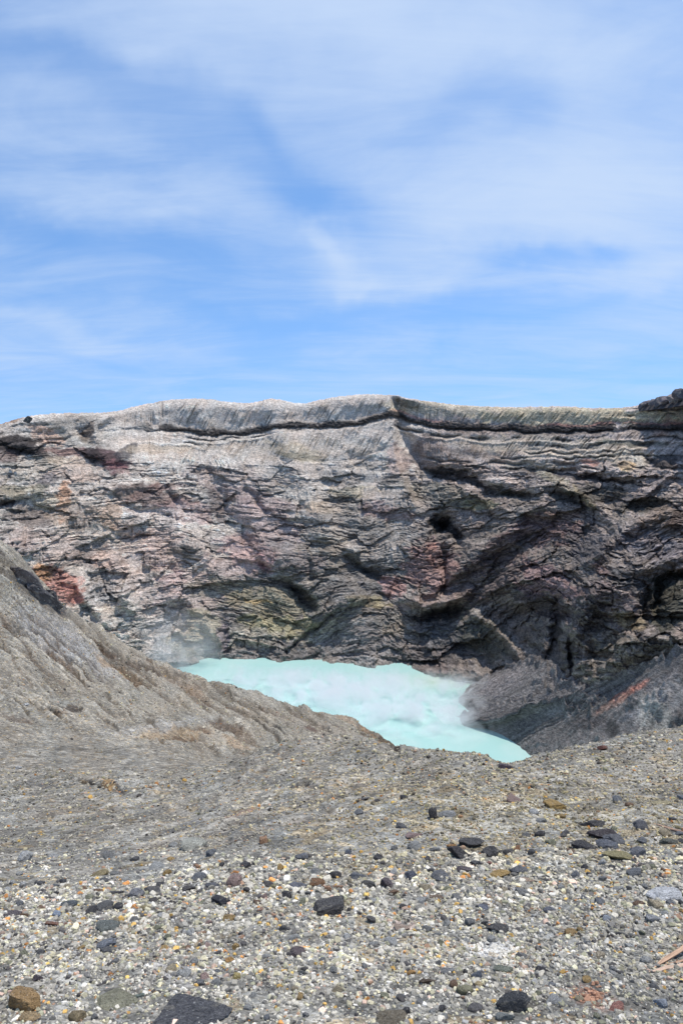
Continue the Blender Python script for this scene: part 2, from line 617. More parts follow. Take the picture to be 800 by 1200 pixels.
SB = PYg - DEV + 2.5 * fbm2(Ug / 40, PYg / 30, 3, 31) + 1.1 * fbm2(Ug / 9, PYg / 9, 2, 33)     # bedding coordinate

# zones
below = PYg - band[None]                      # height under the black band
talus = (1 - ss(34, 50, below + 9 * fbm2(Ug / 35, PYg / 20, 3, 41)))      # fluted ash slope near the top
talus *= ss(118, 140, Ug) + (1 - ss(118, 140, Ug)) * 0.35
right = ss(470, 520, WU + (PYg - 560) * .15)   # darker lava side
D = np.zeros(PYg.shape)                        # relief, metres towards the viewer
T = np.ones(PYg.shape + (3,))
def mixin(a, colr, m):
    c = np.array(colr, float)
    return a * (1 - m[..., None]) + c * m[..., None]

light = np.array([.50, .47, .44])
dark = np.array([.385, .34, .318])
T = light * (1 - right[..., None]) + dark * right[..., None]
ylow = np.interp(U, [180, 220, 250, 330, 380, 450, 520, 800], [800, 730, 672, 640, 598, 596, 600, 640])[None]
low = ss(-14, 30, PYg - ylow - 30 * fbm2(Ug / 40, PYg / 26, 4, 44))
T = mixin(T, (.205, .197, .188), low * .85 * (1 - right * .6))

def patch(px, py, rx, ry, rot, colr, al, rough=.5, seed=0):
    global T
    c, s = math.cos(R(rot)), math.sin(R(rot))
    x, y = WU - px, WV - py
    r = np.hypot((x * c + y * s) / rx, (-x * s + y * c) / ry)
    sel = r < 2.2
    nn = np.zeros(r.shape)
    nn[sel] = fbm2(Ug[sel] / 14, PYg[sel] / 9, 4, 50 + seed, .6)
    m = 1 - ss(.72, 1.12, r + rough * nn)
    T = mixin(T, colr, m * al)
    return m

PINK, ROSE = (.50, .36, .32), (.47, .25, .21)
ORNG, OCH = (.55, .33, .19), (.44, .36, .22)
BLK, MAR = (.045, .042, .045), (.21, .135, .13)
PALE, OLV = (.52, .49, .45), (.27, .25, .19)
SLAT, PURP = (.17, .17, .18), (.27, .20, .20)
pl = [
    # left third
    (85, 505, 52, 22, 0, (.40, .385, .36), .9), (10, 491, 22, 5, -15, (.34, .23, .16), .7), (55, 510, 22, 10, 25, (.52, .38, .31), .85),
    (20, 522, 36, 13, 8, BLK, .95), (8, 534, 20, 8, 0, (.1, .075, .08), .7), (45, 533, 22, 7, 25, BLK, .8), (85, 530, 32, 6, 4, MAR, .8), (103, 506, 6, 14, 30, (.2, .18, .165), .9),
    (125, 538, 30, 14, 22, (.085, .06, .068), .95), (108, 532, 14, 8, 20, BLK, .7), (148, 529, 15, 6, -25, (.07, .07, .08), .8), (135, 548, 20, 7, 20, (.3, .16, .17), .5),
    (30, 550, 40, 12, -12, (.42, .40, .36), .7), (55, 560, 14, 8, -10, (.2, .19, .2), .9), (78, 542, 24, 7, 5, (.54, .45, .35), .6),
    (25, 575, 36, 7, -5, (.26, .25, .2), .8), (8, 590, 14, 5, -8, BLK, .9), (35, 605, 28, 14, 8, (.15, .13, .125), .8), (62, 590, 26, 10, 0, (.44, .39, .3), .6),
    (75, 585, 8, 24, 8, (.55, .33, .22), .75), (92, 552, 30, 14, 0, (.5, .39, .33), .6), (100, 610, 45, 26, 20, (.46, .39, .33), .5), (95, 605, 20, 16, 0, (.26, .22, .2), .5),
    (60, 640, 60, 20, 8, (.43, .36, .335), .6), (25, 635, 24, 14, 20, (.3, .25, .24), .5), (70, 685, 34, 20, 35, ROSE, .85), (48, 672, 14, 14, 0, (.6, .36, .2), .7), (85, 697, 14, 10, 0, (.52, .24, .2), .6),
    (100, 655, 30, 10, 20, (.27, .22, .2), .6), (130, 660, 25, 14, 30, (.50, .38, .33), .7), (120, 692, 18, 18, 10, (.26, .255, .26), .7), (140, 715, 22, 14, -20, PALE, .6),
    (165, 660, 36, 46, 0, (.50, .43, .40), .7), (175, 662, 9, 18, 0, (.24, .24, .24), .8), (190, 640, 30, 30, 30, PINK, .45),
    (160, 575, 34, 11, -4, (.17, .14, .13), .9), (185, 585, 45, 10, 3, (.22, .165, .155), .8), (150, 620, 20, 14, 0, (.3, .22, .2), .5), (215, 600, 40, 14, 8, (.36, .26, .26), .6),
    (190, 605, 45, 12, 5, (.48, .43, .42), .8), (175, 610, 35, 11, 0, (.5, .48, .46), .5), (130, 605, 14, 20, 0, (.45, .33, .25), .6), (195, 570, 24, 5, -5, MAR, .5),
    (215, 645, 20, 9, 0, (.23, .2, .18), .9), (235, 640, 24, 14, 0, (.40, .34, .31), .5), (230, 690, 36, 22, 30, (.42, .34, .32), .7), (200, 690, 20, 24, 20, (.5, .38, .37), .7),
    (190, 715, 30, 8, 10, (.30, .27, .28), .6), (215, 725, 60, 40, 20, (.42, .385, .37), .6), (150, 740, 30, 16, 20, (.40, .39, .37), .6), (195, 755, 14, 30, 0, (.33, .36, .38), .6),
    # middle
    (330, 525, 120, 16, 0, (.43, .40, .36), .5), (270, 560, 60, 12, 8, (.33, .29, .28), .6), (250, 552, 30, 5, 0, (.2, .175, .165), .7), (190, 526, 50, 5, -2, (.42, .36, .29), .6),
    (348, 530, 40, 10, 12, (.42, .38, .30), .6), (350, 535, 36, 4, 10, (.22, .2, .15), .6), (300, 585, 60, 12, 15, (.32, .26, .26), .7), (255, 590, 10, 30, -25, (.17, .14, .14), .7),
    (420, 555, 50, 26, 0, (.46, .43, .40), .7), (440, 535, 30, 20, 0, (.50, .47, .43), .5), (465, 540, 14, 22, -10, (.46, .37, .34), .7), (410, 558, 70, 5, 6, (.24, .24, .24), .7),
    (310, 610, 50, 20, 25, (.36, .29, .29), .7), (360, 580, 50, 12, 10, (.44, .41, .37), .6), (375, 595, 25, 8, 5, (.42, .34, .25), .5), (430, 592, 40, 14, 5, (.28, .25, .22), .8),
    (415, 576, 36, 7, 0, (.38, .35, .26), .6), (450, 585, 30, 12, 10, (.40, .38, .37), .7), (455, 600, 36, 10, 10, PURP, .7), (375, 625, 26, 16, 0, (.40, .38, .35), .6),
    (290, 645, 34, 22, 10, (.45, .33, .32), .8), (310, 655, 14, 14, 0, (.50, .30, .30), .6), (345, 650, 50, 20, 15, (.29, .255, .25), .7), (270, 665, 40, 12, 10, (.40, .32, .31), .6),
    (260, 690, 46, 12, 5, (.30, .28, .23), .6), (320, 705, 60, 18, 5, (.30, .28, .21), .75), (335, 735, 56, 14, 8, (.36, .34, .22), .8), (300, 705, 18, 3, 5, (.55, .4, .2), .6), (290, 748, 40, 14, -3, (.38, .36, .31), .8),
    (290, 764, 45, 7, 0, (.22, .21, .21), .7), (240, 735, 24, 22, 45, (.40, .37, .27), .7), (215, 755, 20, 14, 30, (.36, .34, .26), .6), (262, 745, 7, 18, 0, (.2, .18, .21), .8), (390, 640, 40, 14, -5, (.33, .30, .26), .7),
    (440, 645, 46, 22, -10, (.32, .31, .30), .8), (430, 675, 36, 12, 20, (.12, .125, .13), .8), (415, 690, 40, 22, 0, (.19, .19, .195), .7), (395, 665, 40, 12, -30, (.25, .23, .2), .6),
    (430, 705, 30, 8, 5, (.28, .25, .16), .8), (400, 700, 40, 30, -30, (.22, .21, .2), .5), (370, 745, 40, 12, -30, (.32, .31, .26), .7), (420, 750, 60, 26, 0, (.22, .215, .22), .7),
    (355, 700, 24, 8, 45, BLK, .75), (350, 765, 24, 14, 0, (.17, .165, .17), .7), (465, 735, 20, 12, -20, (.34, .31, .26), .6), (440, 770, 50, 8, 5, (.32, .31, .31), .5),
    # right
    (540, 480, 90, 10, 3, (.40, .37, .30), .8), (680, 488, 130, 11, 0, (.40, .365, .27), .85), (480, 474, 15, 5, 20, (.14, .14, .12), .8), (468, 482, 14, 4, 10, (.40, .33, .22), .7),
    (560, 520, 60, 10, 8, (.36, .32, .28), .85), (660, 525, 110, 14, 4, (.38, .34, .29), .9), (620, 545, 50, 8, 5, (.34, .31, .26), .7), (740, 540, 26, 14, 0, (.42, .38, .32), .8), (690, 542, 10, 5, 0, (.5, .29, .24), .8),
    (735, 548, 10, 7, 0, (.48, .35, .2), .7), (780, 500, 20, 10, -30, (.45, .30, .24), .6), (740, 520, 50, 4, 2, (.12, .125, .105), .8), (560, 533, 55, 4, 8, (.16, .14, .13), .7), (780, 541, 26, 10, -5, BLK, .9),
    (500, 530, 22, 22, 45, (.17, .145, .14), .8), (540, 545, 30, 12, 15, (.24, .2, .18), .7), (518, 555, 18, 8, 15, BLK, .9), (550, 562, 24, 6, 25, BLK, .8), (600, 578, 28, 7, 10, (.07, .07, .06), .9),
    (690, 560, 60, 4, 6, BLK, .75), (640, 556, 40, 5, 5, (.08, .075, .08), .7), (470, 575, 25, 20, 10, (.27, .25, .23), .6), (520, 580, 50, 14, 10, (.27, .26, .22), .7), (565, 591, 26, 7, 0, (.42, .39, .26), .8),
    (490, 590, 30, 16, 0, (.30, .28, .26), .6), (515, 615, 16, 9, 0, (.03, .03, .03), .9), (532, 625, 10, 8, 0, BLK, .8), (600, 600, 60, 12, -38, (.30, .28, .26), .7), (655, 566, 30, 6, 30, (.36, .34, .27), .7),
    (685, 583, 20, 4, 45, (.42, .34, .2), .7), (660, 580, 22, 10, 30, (.085, .085, .08), .8), (710, 580, 40, 12, 10, (.10, .10, .09), .8), (760, 570, 50, 9, -35, (.33, .29, .28), .8), (755, 592, 40, 8, -10, (.09, .09, .08), .8),
    (640, 620, 46, 20, -10, (.24, .165, .165), .8), (650, 603, 30, 6, 0, (.34, .26, .22), .6), (720, 600, 20, 10, 30, (.30, .26, .22), .5), (770, 615, 40, 20, -35, (.36, .30, .26), .85), (795, 610, 12, 12, 0, (.12, .09, .08), .8),
    (765, 640, 45, 18, 15, (.30, .28, .30), .85), (690, 640, 30, 22, 0, (.17, .165, .18), .8), (585, 640, 60, 12, -42, (.25, .185, .18), .8), (570, 680, 60, 26, -35, (.175, .14, .14), .7), (610, 640, 50, 6, -40, (.12, .10, .10), .6),
    (505, 665, 34, 32, 0, (.39, .265, .25), .85), (460, 688, 14, 12, 30, (.46, .30, .29), .8), (505, 650, 6, 16, 10, (.5, .29, .24), .7), (500, 705, 40, 8, -10, (.40, .32, .29), .7), (515, 720, 36, 8, -10, BLK, .8),
    (525, 745, 40, 24, 0, (.13, .14, .155), .8), (570, 750, 40, 24, 40, (.16, .165, .145), .8), (575, 735, 50, 5, 40, (.34, .31, .28), .8), (500, 770, 40, 14, 0, (.17, .16, .165), .7), (507, 785, 20, 7, 0, (.23, .19, .185), .9),
    (645, 680, 44, 16, 30, (.34, .245, .25), .85), (620, 692, 20, 8, 30, (.36, .22, .24), .6), (640, 710, 40, 14, 20, (.13, .11, .12), .8), (610, 730, 30, 20, 30, (.24, .21, .19), .7), (652, 735, 8, 20, 5, BLK, .85),
    (705, 668, 14, 9, 30, (.31, .22, .21), .8), (735, 680, 26, 14, 20, (.13, .13, .135), .8), (715, 705, 40, 22, 30, (.27, .225, .225), .8), (735, 728, 22, 10, 30, (.38, .31, .2), .8), (690, 720, 24, 30, 0, (.19, .18, .18), .6),
    (780, 705, 28, 38, 5, (.105, .105, .085), .92), (757, 720, 6, 20, 10, BLK, .7), (790, 660, 22, 6, -20, (.36, .33, .32), .7), (720, 760, 40, 20, 15, (.25, .23, .20), .8), (775, 760, 40, 14, 10, (.23, .22, .2), .8),
    (655, 770, 16, 24, 10, (.22, .21, .2), .7), (700, 790, 26, 18, 0, (.33, .31, .27), .6), (670, 770, 4, 30, 5, BLK, .7), (610, 770, 30, 16, -20, (.27, .255, .25), .7)]
for i, a in enumerate(pl):
    patch(*a[:5], a[5], a[6], .7, i)

# relief drawn from the photograph: (points, reach, metres, mode) ; mode 0 = groove or rib, +1/-1 = step on one side
st = [
    ([(455, 462), (460, 500), (462, 540), (478, 580), (490, 600)], 34, -11, -1),   # buttress edge: right of it lies back
    ([(318, 467), (326, 500), (345, 540), (372, 600), (400, 650)], 16, 7, 0), ([(235, 470), (240, 520)], 12, 4, 0),
    ([(82, 484), (95, 510), (108, 522)], 9, -7, 0), ([(40, 490), (75, 500), (95, 520)], 6, 3, 0), ([(135, 484), (112, 500), (108, 518)], 5, 6, 0), ([(100, 500), (97, 520)], 5, -4, 0),
    ([(100, 528), (125, 535), (150, 528)], 9, 7, 0), ([(0, 515), (30, 520), (52, 535)], 8, 6, 0), ([(0, 583), (30, 580), (60, 578)], 5, 5, 0), ([(0, 593), (25, 588)], 3, -7, 0),
    ([(120, 575), (160, 568), (200, 572)], 6, 4, 0), ([(135, 590), (180, 600), (220, 612)], 4, -4, 0), ([(180, 560), (200, 580), (215, 600)], 5, -5, 0),
    ([(290, 575), (305, 590), (312, 600)], 4, -7, 0), ([(245, 560), (258, 580), (272, 610), (290, 640)], 9, -6, 0), ([(200, 620), (240, 650), (262, 680)], 12, 5, 0),
    ([(60, 650), (100, 700), (128, 735)], 9, 6, 0), ([(85, 690), (105, 720), (125, 740)], 5, -5, 0), ([(130, 640), (150, 700), (150, 760)], 14, 6, 0), ([(305, 658), (312, 672)], 4, -7, 0),
    ([(200, 690), (235, 720), (262, 760)], 12, 9, 0), ([(235, 735), (250, 757)], 4, -6, 0), ([(262, 725), (264, 770)], 5, -5, 0), ([(330, 680), (352, 700), (362, 712)], 7, -12, 0),
    ([(350, 750), (390, 715), (430, 690)], 9, 7, 0), ([(340, 760), (380, 728), (400, 712)], 3, -6, 0), ([(362, 660), (362, 680)], 4, -6, 0), ([(400, 650), (420, 665), (450, 682)], 5, -10, 0),
    ([(400, 660), (425, 690), (455, 700)], 7, -6, 0), ([(345, 632), (400, 640), (420, 628)], 3, -4, 0), ([(300, 600), (350, 612), (400, 618)], 3, -3, 0), ([(330, 770), (345, 745)], 5, 5, 0),
    ([(515, 612), (528, 616)], 8, -26, 0), ([(532, 625), (538, 640)], 5, -14, 0), ([(503, 553), (530, 558), (560, 566), (575, 575)], 6, -13, 0), ([(575, 575), (600, 580), (640, 584)], 6, -12, 0),
    ([(470, 500), (490, 540), (510, 556)], 8, -8, 0), ([(560, 560), (600, 566)], 5, 4, 0), ([(610, 545), (650, 553), (700, 562), (740, 566)], 4, -8, 0), ([(640, 575), (665, 580), (700, 610)], 6, -10, 0),
    ([(490, 700), (540, 665), (590, 625), (640, 580), (655, 570)], 9, 7, 0), ([(520, 690), (570, 660), (620, 630), (660, 610)], 5, -4, 0), ([(655, 568), (690, 585), (720, 615)], 7, 9, 0),
    ([(800, 545), (760, 575), (720, 600)], 6, 9, 0), ([(810, 580), (760, 605), (730, 620), (700, 650), (680, 665)], 10, 14, 0), ([(700, 590), (760, 592), (800, 590)], 8, -9, 0), ([(690, 615), (680, 650), (670, 680)], 14, -10, 0),
    ([(620, 650), (590, 680), (560, 700)], 6, 6, 0), ([(600, 690), (650, 680), (690, 700)], 12, 10, 0), ([(600, 720), (640, 715), (660, 720)], 8, -8, 0), ([(655, 700), (650, 740), (648, 760)], 8, -16, 0),
    ([(470, 700), (500, 712), (540, 700), (550, 690)], 5, 9, 0), ([(490, 728), (510, 722), (545, 714)], 6, -12, 0), ([(520, 640), (522, 670), (520, 700)], 4, -9, 0), ([(500, 650), (500, 700)], 14, 5, 0),
    ([(545, 712), (580, 735), (605, 765), (615, 780)], 5, 9, 0), ([(560, 770), (600, 790)], 8, -5, 0), ([(590, 720), (620, 745), (635, 760)], 8, 5, 0),
    ([(670, 790), (672, 730), (690, 690), (720, 690)], 16, 9, 0), ([(735, 700), (745, 740), (720, 800)], 20, 6, 0), ([(668, 745), (670, 800)], 3, -9, 0), ([(690, 745), (700, 790)], 4, -4, 0),
    ([(800, 665), (770, 675), (762, 700), (760, 735)], 9, -18, -1), ([(800, 655), (765, 660), (740, 670)], 6, 8, 0), ([(760, 745), (800, 752)], 10, 9, 0), ([(757, 690), (752, 725)], 5, -10, 0), ([(640, 800), (645, 770)], 8, -12, 0),
    ([(780, 540), (800, 538)], 8, 6, 0), ([(755, 535), (770, 545)], 4, -5, 0), ([(488, 786), (520, 790)], 8, 8, 0),
    ([(830, 590), (750, 640), (705, 690), (694, 740)], 40, 12, 0), ([(655, 572), (600, 618), (520, 690)], 22, 6, 0), ([(600, 660), (640, 640), (665, 600)], 20, -3, 0), ([(560, 720), (620, 740), (640, 790)], 20, -7, 0), ([(330, 640), (400, 700), (440, 770)], 40, 9, 0), ([(230, 560), (260, 640), (250, 700)], 30, -8, 0)]
for pts, wd, am, mode in st:
    a = np.array(pts)
    bb = (WU > a[:, 0].min() - 4 * wd) & (WU < a[:, 0].max() + 4 * wd) & (WV > a[:, 1].min() - 4 * wd) & (WV < a[:, 1].max() + 4 * wd)
    d, s, t = polyline(WU[bb], WV[bb], pts)
    if mode == 0:
        f = np.exp(-(d / wd) ** 2) * (0.35 + .65 * np.sin(np.clip(t, .03, .97) * math.pi) ** .5)
    else:
        f = np.where(s == mode, (1 - np.exp(-(d / 5.0) ** 2)) * np.exp(-(d / wd) ** 2) * 1.4, 0) * ss(1.0, .72, t)
    D[bb] += am * f

# the black lava band under the rim: proud ledge with an undercut
bb = WV - np.interp(WU, U, band)
bandmask = np.exp(-((bb - 1) / (4.3 + 1.0 * perlin2(Ug / 14, Ug * 0, 3) + 1.3 * perlin2(Ug / 3.5, Ug * 0, 13) + 2.4 * ss(490, 540, Ug))) ** 4) * ss(130, 200, Ug)
bandmask *= ss(-.55, -.2, perlin2(Ug / 30, Ug * 0 + 3.3, 4) + .3 * perlin2(Ug / 4, PYg / 3, 5) + .25 * ss(180, 240, Ug) * (1 - ss(690, 740, Ug)))
T = mixin(T, (.048, .045, .046), bandmask * .97)
D += bandmask * (1.6 + 1.2 * perlin2(Ug / 3, PYg / 2, 19)) - (2.4 + 2.0 * right) * np.exp(-((bb - 4.2) / 1.8) ** 2) * ss(.1, .6, bandmask + .5)
redl = np.exp(-((bb + 4.0) / 1.3) ** 2) * (ss(452, 470, Ug) * (1 - ss(500, 530, Ug)) * .9 + .55 * ss(600, 660, Ug))
T = mixin(T, (.45, .2, .17), redl * .7)
for off, th, a0, a1, am in ((13, 1.9, 440, 900, .95), (22, 2.6, 600, 900, .95), (34, 1.2, 560, 900, .8), (48, 2.0, 520, 900, .8), (28, 1.0, 600, 760, .6), (9, .9, 190, 330, .5), (16, .8, 150, 250, .4), (-14, .9, 690, 900, .6), (-19, .8, 720, 900, .6), (41, 1.8, 480, 700, .7)):
    g = np.exp(-((bb - off - 2 * perlin2(Ug / 50, Ug * 0, off)) / th) ** 2) * ss(a0, a0 + 30, Ug) * (1 - ss(a1 - 30, a1, Ug))
    g *= ss(-.3, .1, perlin2(Ug / 25, PYg / 10, off + 1))
    T = mixin(T, (.09, .085, .08), g * am)
    D -= 2.4 * g
    gp2 = np.exp(-((bb - off - th - 2.2 - 2 * perlin2(Ug / 50, Ug * 0, off)) / 1.5) ** 2) * ss(a0, a0 + 30, Ug) * (1 - ss(a1 - 30, a1, Ug))
    T *= (1 + .22 * gp2)[..., None]
    D += 1.0 * gp2

# layering
b1 = fbm2(Ug / (90 - 50 * right), SB / 7.0, 3, 61, .6)
b2 = fbm2(Ug / (34 - 18 * right), SB / 3.0, 3, 65, .6)
b3 = perlin2(Ug / 12, SB / 1.5, 69)
hard = 1 - talus
smf = ss(.06, .26, fbm2(WU / 38, WV / 22, 3, 171)) * (1 - right) * (1 - low) * hard
hard = hard * (1 - .85 * smf)
stratamask = ss(-.35, .15, fbm2(Ug / 70, PYg / 50, 2, 71) + .15)
patchiness = (.2 + .8 * ss(-.2, .35, fbm2(Ug / 45, PYg / 24, 3, 73)))
wx = Ug + 3 * fbm2(Ug / 8, PYg / 8, 3, 151) + .25 * (PYg - 600)
wy = PYg - .55 * DEV + 2.2 * fbm2(Ug / 7, PYg / 6, 3, 152)
fa, ea, ia = facets(wx / 30, wy / 17, 1)
fb, eb, ib = facets(wx / 13, wy / 7, 2)
fc, ec, ic = facets(wx / 5.2, wy / 3.2, 3)
fd, ed, idd = facets(wx / 60, wy / 34, 4)
blk = .35 + .65 * ss(-.3, .3, fbm2(Ug / 50, PYg / 34, 2, 155) + .25 * right)
D += hard * (7.0 * fd + 4.2 * fa + (1.5 * fb + .9 * fc) * blk) * (.8 + .2 * right)
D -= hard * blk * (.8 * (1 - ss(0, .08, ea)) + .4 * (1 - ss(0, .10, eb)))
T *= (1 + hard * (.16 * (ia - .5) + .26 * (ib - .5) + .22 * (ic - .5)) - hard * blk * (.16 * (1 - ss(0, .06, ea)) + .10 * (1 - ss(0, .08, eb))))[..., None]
D += hard * stratamask * patchiness * (.9 * np.tanh(b1 * 2.5) + .5 * np.tanh(b2 * 2.5))
f = 1 + (.10 + .17 * hard * (.3 + .7 * stratamask) * (.2 + .8 * patchiness)) * (.8 * np.tanh(b1 * 2.5) + 1.2 * np.tanh(b2 * 2.5) + .7 * b3)
T *= np.clip(f, .3, 1.7)[..., None]
dk = ss(.22, .5, fbm2(Ug / 60, SB / 4.2, 3, 77, .6) + .06 * right) * hard
T = mixin(T, (.10, .093, .092), dk * .5)
D -= 1.2 * dk

# broken rock, blocky and sharp
Pw = point(Ug, PYg, Yg)
X3, Y3, Z3 = Pw[..., 0], Pw[..., 1], Pw[..., 2]
def rid3(sc, seed, zs=1.0):
    return 1 - 2.2 * np.abs(perlin3(X3 / sc, Y3 / sc, Z3 / sc * zs, seed))
g1 = fbm2(Ug / 95, PYg / 70, 2, 81)
r1 = rid3(26, 1, 1.0)
r2 = rid3(11, 2, 1.2)
r3 = rid3(5, 3, 1.2)
r4 = rid3(2.2, 4, 1.3)
r5 = perlin3(X3 / 1.1, Y3 / 1.1, Z3 / 1.1, 5)
rock = hard * (.65 + .5 * right + .25 * low)
D += rock * (2.0 * r1 + .5 * r2 + .4 * r3 + .35 * r4 + .3 * r5) + 6 * g1 * ss(30, 70, below)
crev_shade = ss(.45, .95, -r2 + .6 * -r3) * hard  # recesses of the relief, darkened in the colour to stand in for shade
T *= (1 - .25 * crev_shade)[..., None]
T *= (1 + .16 * hard * perlin3(X3 / 3.2, Y3 / 3.2, Z3 / 1.6, 8) + .12 * r5 + .1 * perlin3(X3 / 9, Y3 / 9, Z3 / 6, 9))[..., None]
hue = fbm2(Ug / 24, PYg / 15, 4, 91)
T *= (1 + np.stack([.10 * hue, -.01 * hue, -.09 * hue], -1) * 1.0)

# flutes on the loose ash slopes
slant = np.interp(U, [0, 190, 215, 300, 330, 440, 500, 600, 800], [.0, 0, .5, .5, .45, .55, .1, .9, .9])[None]
fx = Ug + slant * below * 1.0 + 2.4 * fbm2(Ug / 16, PYg / 30, 3, 101)
fl = .6 * ridge2(fx / 5.2, PYg / 55, 2, 103) + .6 * ridge2(fx / 2.4, PYg / 30, 1, 105)
flm = talus * (1 - bandmask) * ss(120, 150, Ug)
fvar = .35 + .9 * ss(-.4, .5, fbm2(Ug / 18, PYg / 14, 3, 107))
D += 2.2 * flm * fl * fvar
T *= (1 + .26 * (flm * fl * fvar))[..., None]
q = ridge2((Ug + 5 * fbm2(Ug / 14, PYg / 12, 2, 172) + .15 * PYg) / 5.5, PYg / 40, 2, 173)
D += 1.7 * smf * q
T *= (1 + .26 * smf * q)[..., None]
# flutes on the bare grey fans lower down
for (px, py, rx, ry) in ((185, 612, 46, 14), (120, 695, 22, 26), (178, 665, 14, 22), (470, 590, 30, 16), (225, 545, 60, 18), (455, 645, 34, 14), (310, 755, 60, 10), (30, 640, 40, 14), (375, 622, 14, 12)):
    m = np.exp(-(((WU - px) / rx) ** 2 + ((WV - py) / ry) ** 2) ** 2)
    fan = (Ug - px) / (1 + .012 * (PYg - py + 30)) + 2 * fbm2(Ug / 12, PYg / 12, 2, 7)
    q = ridge2(fan / 5.5, PYg / 60, 2, px * .1)
    D += 2.0 * m * q
    T *= (1 + .3 * m * q)[..., None]

# long thin beds that sweep across the face
SBs = PYg - .72 * DEV + 1.2 * fbm2(Ug / 60, PYg / 40, 2, 161)
s1 = np.tanh(2.4 * fbm2(Ug / 260, SBs / 3.4, 3, 162, .7))
s2 = np.tanh(2.4 * perlin2(Ug / 150, SBs / 1.25, 163))
sweep = hard * (.25 + .75 * ss(-.25, .25, fbm2(Ug / 80, PYg / 40, 2, 164) + .2 * np.exp(-((PYg - 580) / 40) ** 2) - .45 * ss(660, 720, PYg)))
T *= (1 + sweep * (.17 * s1 + .12 * s2))[..., None]
D += sweep * (.7 * s1 + .3 * s2)
edge = ss(0, 6, v)[:, None] * ss(0, 10, (vk[-1] - v))[:, None]
rimfade = ss(3, 26, v)[:, None]                # keep the skyline where it is
D = D * (.12 + .88 * rimfade)
D = D * (1 - .75 * ss(45, 6, base_[None] - PYg) * ss(560, 620, Ug))
# the rock is pushed out level, towards the crater and the viewer
dr = direction(Ug, PYg)
dr = dr / np.linalg.norm(dr, axis=-1, keepdims=True)
lat = rock * .8 * perlin3(X3 / 7, Y3 / 7, Z3 / 5, 14) + .7 * rock * perlin3(X3 / 2.6, Y3 / 2.6, Z3 / 2, 15)
vz = rock * (.6 * perlin3(X3 / 6, Y3 / 6, Z3 / 6, 16) + .5 * perlin3(X3 / 2.3, Y3 / 2.3, Z3 / 2.3, 17))
Pw = Pw - dr * D[..., None]
Pw[..., 0] += lat * rimfade
Pw[..., 2] += vz * rimfade
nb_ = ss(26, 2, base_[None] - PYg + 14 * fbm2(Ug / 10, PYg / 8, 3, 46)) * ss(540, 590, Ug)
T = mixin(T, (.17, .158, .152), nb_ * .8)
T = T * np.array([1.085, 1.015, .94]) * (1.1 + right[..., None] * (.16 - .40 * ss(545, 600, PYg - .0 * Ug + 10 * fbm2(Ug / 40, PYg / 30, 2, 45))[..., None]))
# thin dark and pale seams that follow the layers, and joints across them
sx_ = SB + 1.2 * fbm2(Ug / 6, PYg / 5, 3, 131)
for q_, (fu, fs, sd0, wd0, am0) in enumerate(((70, 9, 133, .06, .62), (40, 5, 135, .08, .5), (26, 3, 137, .10, .4), (110, 16, 139, .035, .7))):
    z_ = np.abs(perlin2(Ug / fu, sx_ / fs, sd0))
    on = ss(-.1, .35, perlin2(Ug / 30 + q_, PYg / 16, sd0 + .5))
    T *= (1 - .6 * am0 * hard * on * (1 - ss(0, wd0, z_)))[..., None]
    z_ = np.abs(perlin2(Ug / fu * 1.3, sx_ / fs + 7, sd0 + .2))
    T *= (1 + .25 * hard * on * (1 - ss(0, wd0, z_)))[..., None]
z_ = np.abs(perlin2(Ug / 9 + .4 * PYg / 9, PYg / 26, 141)) 
T *= (1 - .4 * hard * ss(0, .4, perlin2(Ug / 22, PYg / 22, 142)) * (1 - ss(0, .07, z_)))[..., None]
z_ = np.abs(perlin3(X3 / 7, Y3 / 7, Z3 / 5, 143))
T *= (1 - .45 * hard * (1 - ss(0, .06, z_)))[..., None]
grain = rs.normal(size=T.shape[:2])
T *= (1 + .05 * grain + .16 * perlin2(Ug / 1.7, PYg / 1.2, 145))[..., None]
T = np.clip(T, .02, .8)
# bottom rows go under water / under the scree
Pw[-4:, :, 2] = np.minimum(Pw[-4:, :, 2], Pw[-5:-4, :, 2] - np.linspace(1, 6, 4)[:, None])
# far side of the rim falls away gently
Pw[0, :, 2] = Pw[3, :, 2] - 14
farrow = Pw[:1].copy()
farrow[..., 0] *= 6
farrow[..., 1] = farrow[..., 1] * 6
farrow[..., 2] = -90
Pw = np.concatenate([farrow, Pw], 0)
T = np.concatenate([T[:1], T], 0)
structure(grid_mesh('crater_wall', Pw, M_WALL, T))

# ---------------------------------------------------------------- scree slope on the right shore
A = [(556, 799, 382), (576, 798, 375), (602, 792, 362), (628, 778, 344), (652, 792, 320), (680, 814, 296), (705, 818, 285), (735, 803, 276), (770, 788, 268), (800, 772, 261), (860, 745, 252), (960, 700, 240)]
B = [(557, 797), (545, 810), (537, 820), (548, 830), (553, 836), (540, 842), (545, 851), (572, 855), (600, 868), (622, 886), (690, 950), (860, 1060)]
NU, NV = 520, 230
ka = np.linspace(0, 1, len(A))
kk = np.linspace(0, 1, NU)
Aa, Bb = np.array(A, float), np.array(B, float)
Ap = pchip(ka, Aa, kk)
Bp = pchip(ka, Bb, kk)
PA = point(Ap[:, 0], Ap[:, 1], Ap[:, 2])
PA[:, 2] += 3.0
PA[:, 1] += 4.0
PA[:, 2] += 2.5 * fbm2(kk * 14, kk * 0, 3, 3)
PB = on_level(Bp[:, 0], Bp[:, 1], LAKE_Z + 0.0)
t = np.linspace(0, 1.12, NV)[:, None, None]
Ps = PA[None] * (1 - t) + PB[None] * t
Ps[..., 2] += -1.5 * np.sin(np.clip(t[..., 0], 0, 1) * math.pi)        # hollow profile of loose debris
X3, Y3, Z3 = Ps[..., 0], Ps[..., 1], Ps[..., 2]
